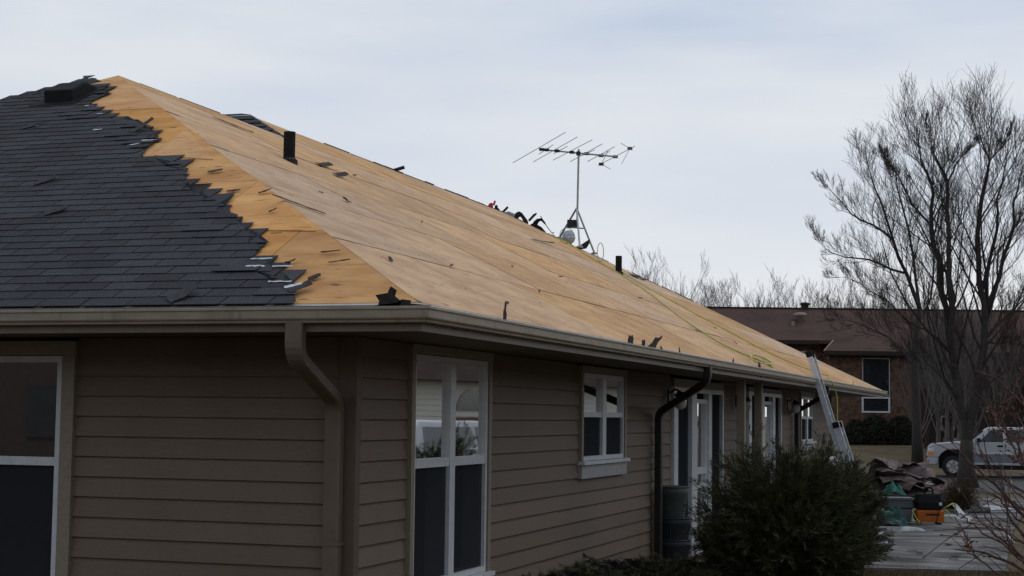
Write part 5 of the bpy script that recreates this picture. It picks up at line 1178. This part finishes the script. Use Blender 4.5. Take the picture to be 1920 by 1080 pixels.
cp_ = MB(); cp_.box((WL, 4.88, zr-.02), (WR_+.5, 5.12, zr+.05)); k = lt(bh, cp_, 'ridge_cap', 'dark_wood')
lt(bh, MB().box((xn+.02, -.66, ze-.22), (WR_+.48, -.62, ze+.0)), 'fascia', 'dark_wood'); lt(bh, MB().box((WL, -.66+yl, ze2-.22), (xn-.01, -.62+yl, ze2)), 'fascia', 'dark_wood')
lt(bh, MB().box((xn+.02, -.6, ze-.26), (WR_+.4, -.002, ze-.2)), 'soffit', 'dark_wood'); 
bar = MB(); bar.tube([(xn, -.64, ze-.02), (xb, -.64+yl, ze2-.0)], .035, 6); lt(bh, bar, 'barge_board', 'casing')
def bwin(x0, x1, z0, z1, y=0.0, fw_=.07, rails=(), matf='vinyl'):
    m = MB(); m.box((x0, y-.06, z0), (x0+fw_, y+.02, z1)); m.box((x1-fw_, y-.06, z0), (x1, y+.02, z1)); m.box((x0+fw_+.001, y-.06, z1-fw_), (x1-fw_-.001, y+.02, z1)); m.box((x0+fw_+.001, y-.06, z0), (x1-fw_-.001, y+.02, z0+fw_))
    w = lt(bh, m, 'window', matf)
    for r in rails: q = MB().box((x0+fw_+.001, y-.05, r-.03), (x1-fw_-.001, y+.02, r+.03)).build('rail', matf); q.parent = w
    q = MB().box((x0+fw_+.001, y-.03, z0+fw_+.001), (x1-fw_-.001, y-.02, z1-fw_-.001)).build('pane', 'dark_glass'); q.parent = w
bwin(bx(1617), bx(1669), bz(742), bz(671), rails=(), matf='vinyl_dull', fw_=.05); bwin(bx(1616), bx(1669), bz(774), bz(744), fw_=.09)
bwin(bx(1764), bx(1790), bz(806), bz(778), matf='casing'); bwin(bx(1500), bx(1531), bz(700), bz(659.5, 1.8), y=yl+.5)
ac = MB().box((bx(1767), -.5, 0), (bx(1790), -.1, bz(820))); aco = lt(bh, ac, 'air_conditioner', 'casing', bev=.03)
fins = MB()
for k in range(8): fins.box((bx(1769)+k*.07, -.515, .08), (bx(1769)+k*.07+.03, -.505, bz(824)))
q = fins.build('fins', 'black_metal'); q.parent = aco
vt = MB(); vx, vy = bx(1521), 3.2; vz = ze+sl_*(vy+.6); vt.lathe([(.13, -.1), (.13, .25), (.33, .27), (.38, .38), (.28, .47), (.05, .5)], (vx, vy, vz), 16); lt(bh, vt, 'roof_vent', 'casing', True)
vt = MB().lathe([(.1, -.1), (.1, .16)], (vx-.5, vy-.5, vz-.2), 10); lt(bh, vt, 'roof_vent', 'casing')
vt = MB().lathe([(.22, -.1), (.22, .2), (.3, .22), (.3, .3), (.1, .36)], (bx(1542), 5.0, zr), 14); lt(bh, vt, 'ridge_vent', 'dark_wood')

# ================================================================== unseen neighbours outside the frame, added to shade the walls; also mirrored in the panes
for k, (cx, cy, ln, dp, hh, rz, lb) in enumerate(((-8, -30, 40, 10, 5.8, 0, 'dark two storey row house behind the viewer, mirrored in the end window'), (19, 8, 34, 9, 3.6, R_(-90), 'unseen low dark sided house added beyond the right edge to shade the long wall'))):
    r0 = empty('neighbour_house', (cx, cy, gz(cy)), rz, lb, 'house')
    s0 = 1 if k == 0 else -1
    lt(r0, MB().box((-ln/2, -dp/2, -.4), (ln/2, dp/2, hh)), 'wall', 'dark_wood' if k == 0 else 'siding')
    q = MB(); q.add([(-ln/2-.6, -dp/2-.6, hh-.1), (ln/2+.6, -dp/2-.6, hh-.1), (ln/2+.6, dp/2+.6, hh-.1), (-ln/2-.6, dp/2+.6, hh-.1), (-ln/2+4, 0, hh+2.6), (ln/2-4, 0, hh+2.6)], [(0, 1, 5, 4), (1, 2, 5), (2, 3, 4, 5), (3, 0, 4), (3, 2, 1, 0)]); lt(r0, q, 'roof', 'brown_shingle')
    for x in np.arange(-ln/2+2.5, ln/2-2, 4.2):
        for z in ((.9, 3.6) if k == 0 else (.9,)):
            for sg in (-1, 1): lt(r0, MB().box((x, sg*(dp/2+.03)-.02, z), (x+1.3, sg*(dp/2+.03)+.02, z+1.35)), 'window', 'interior')
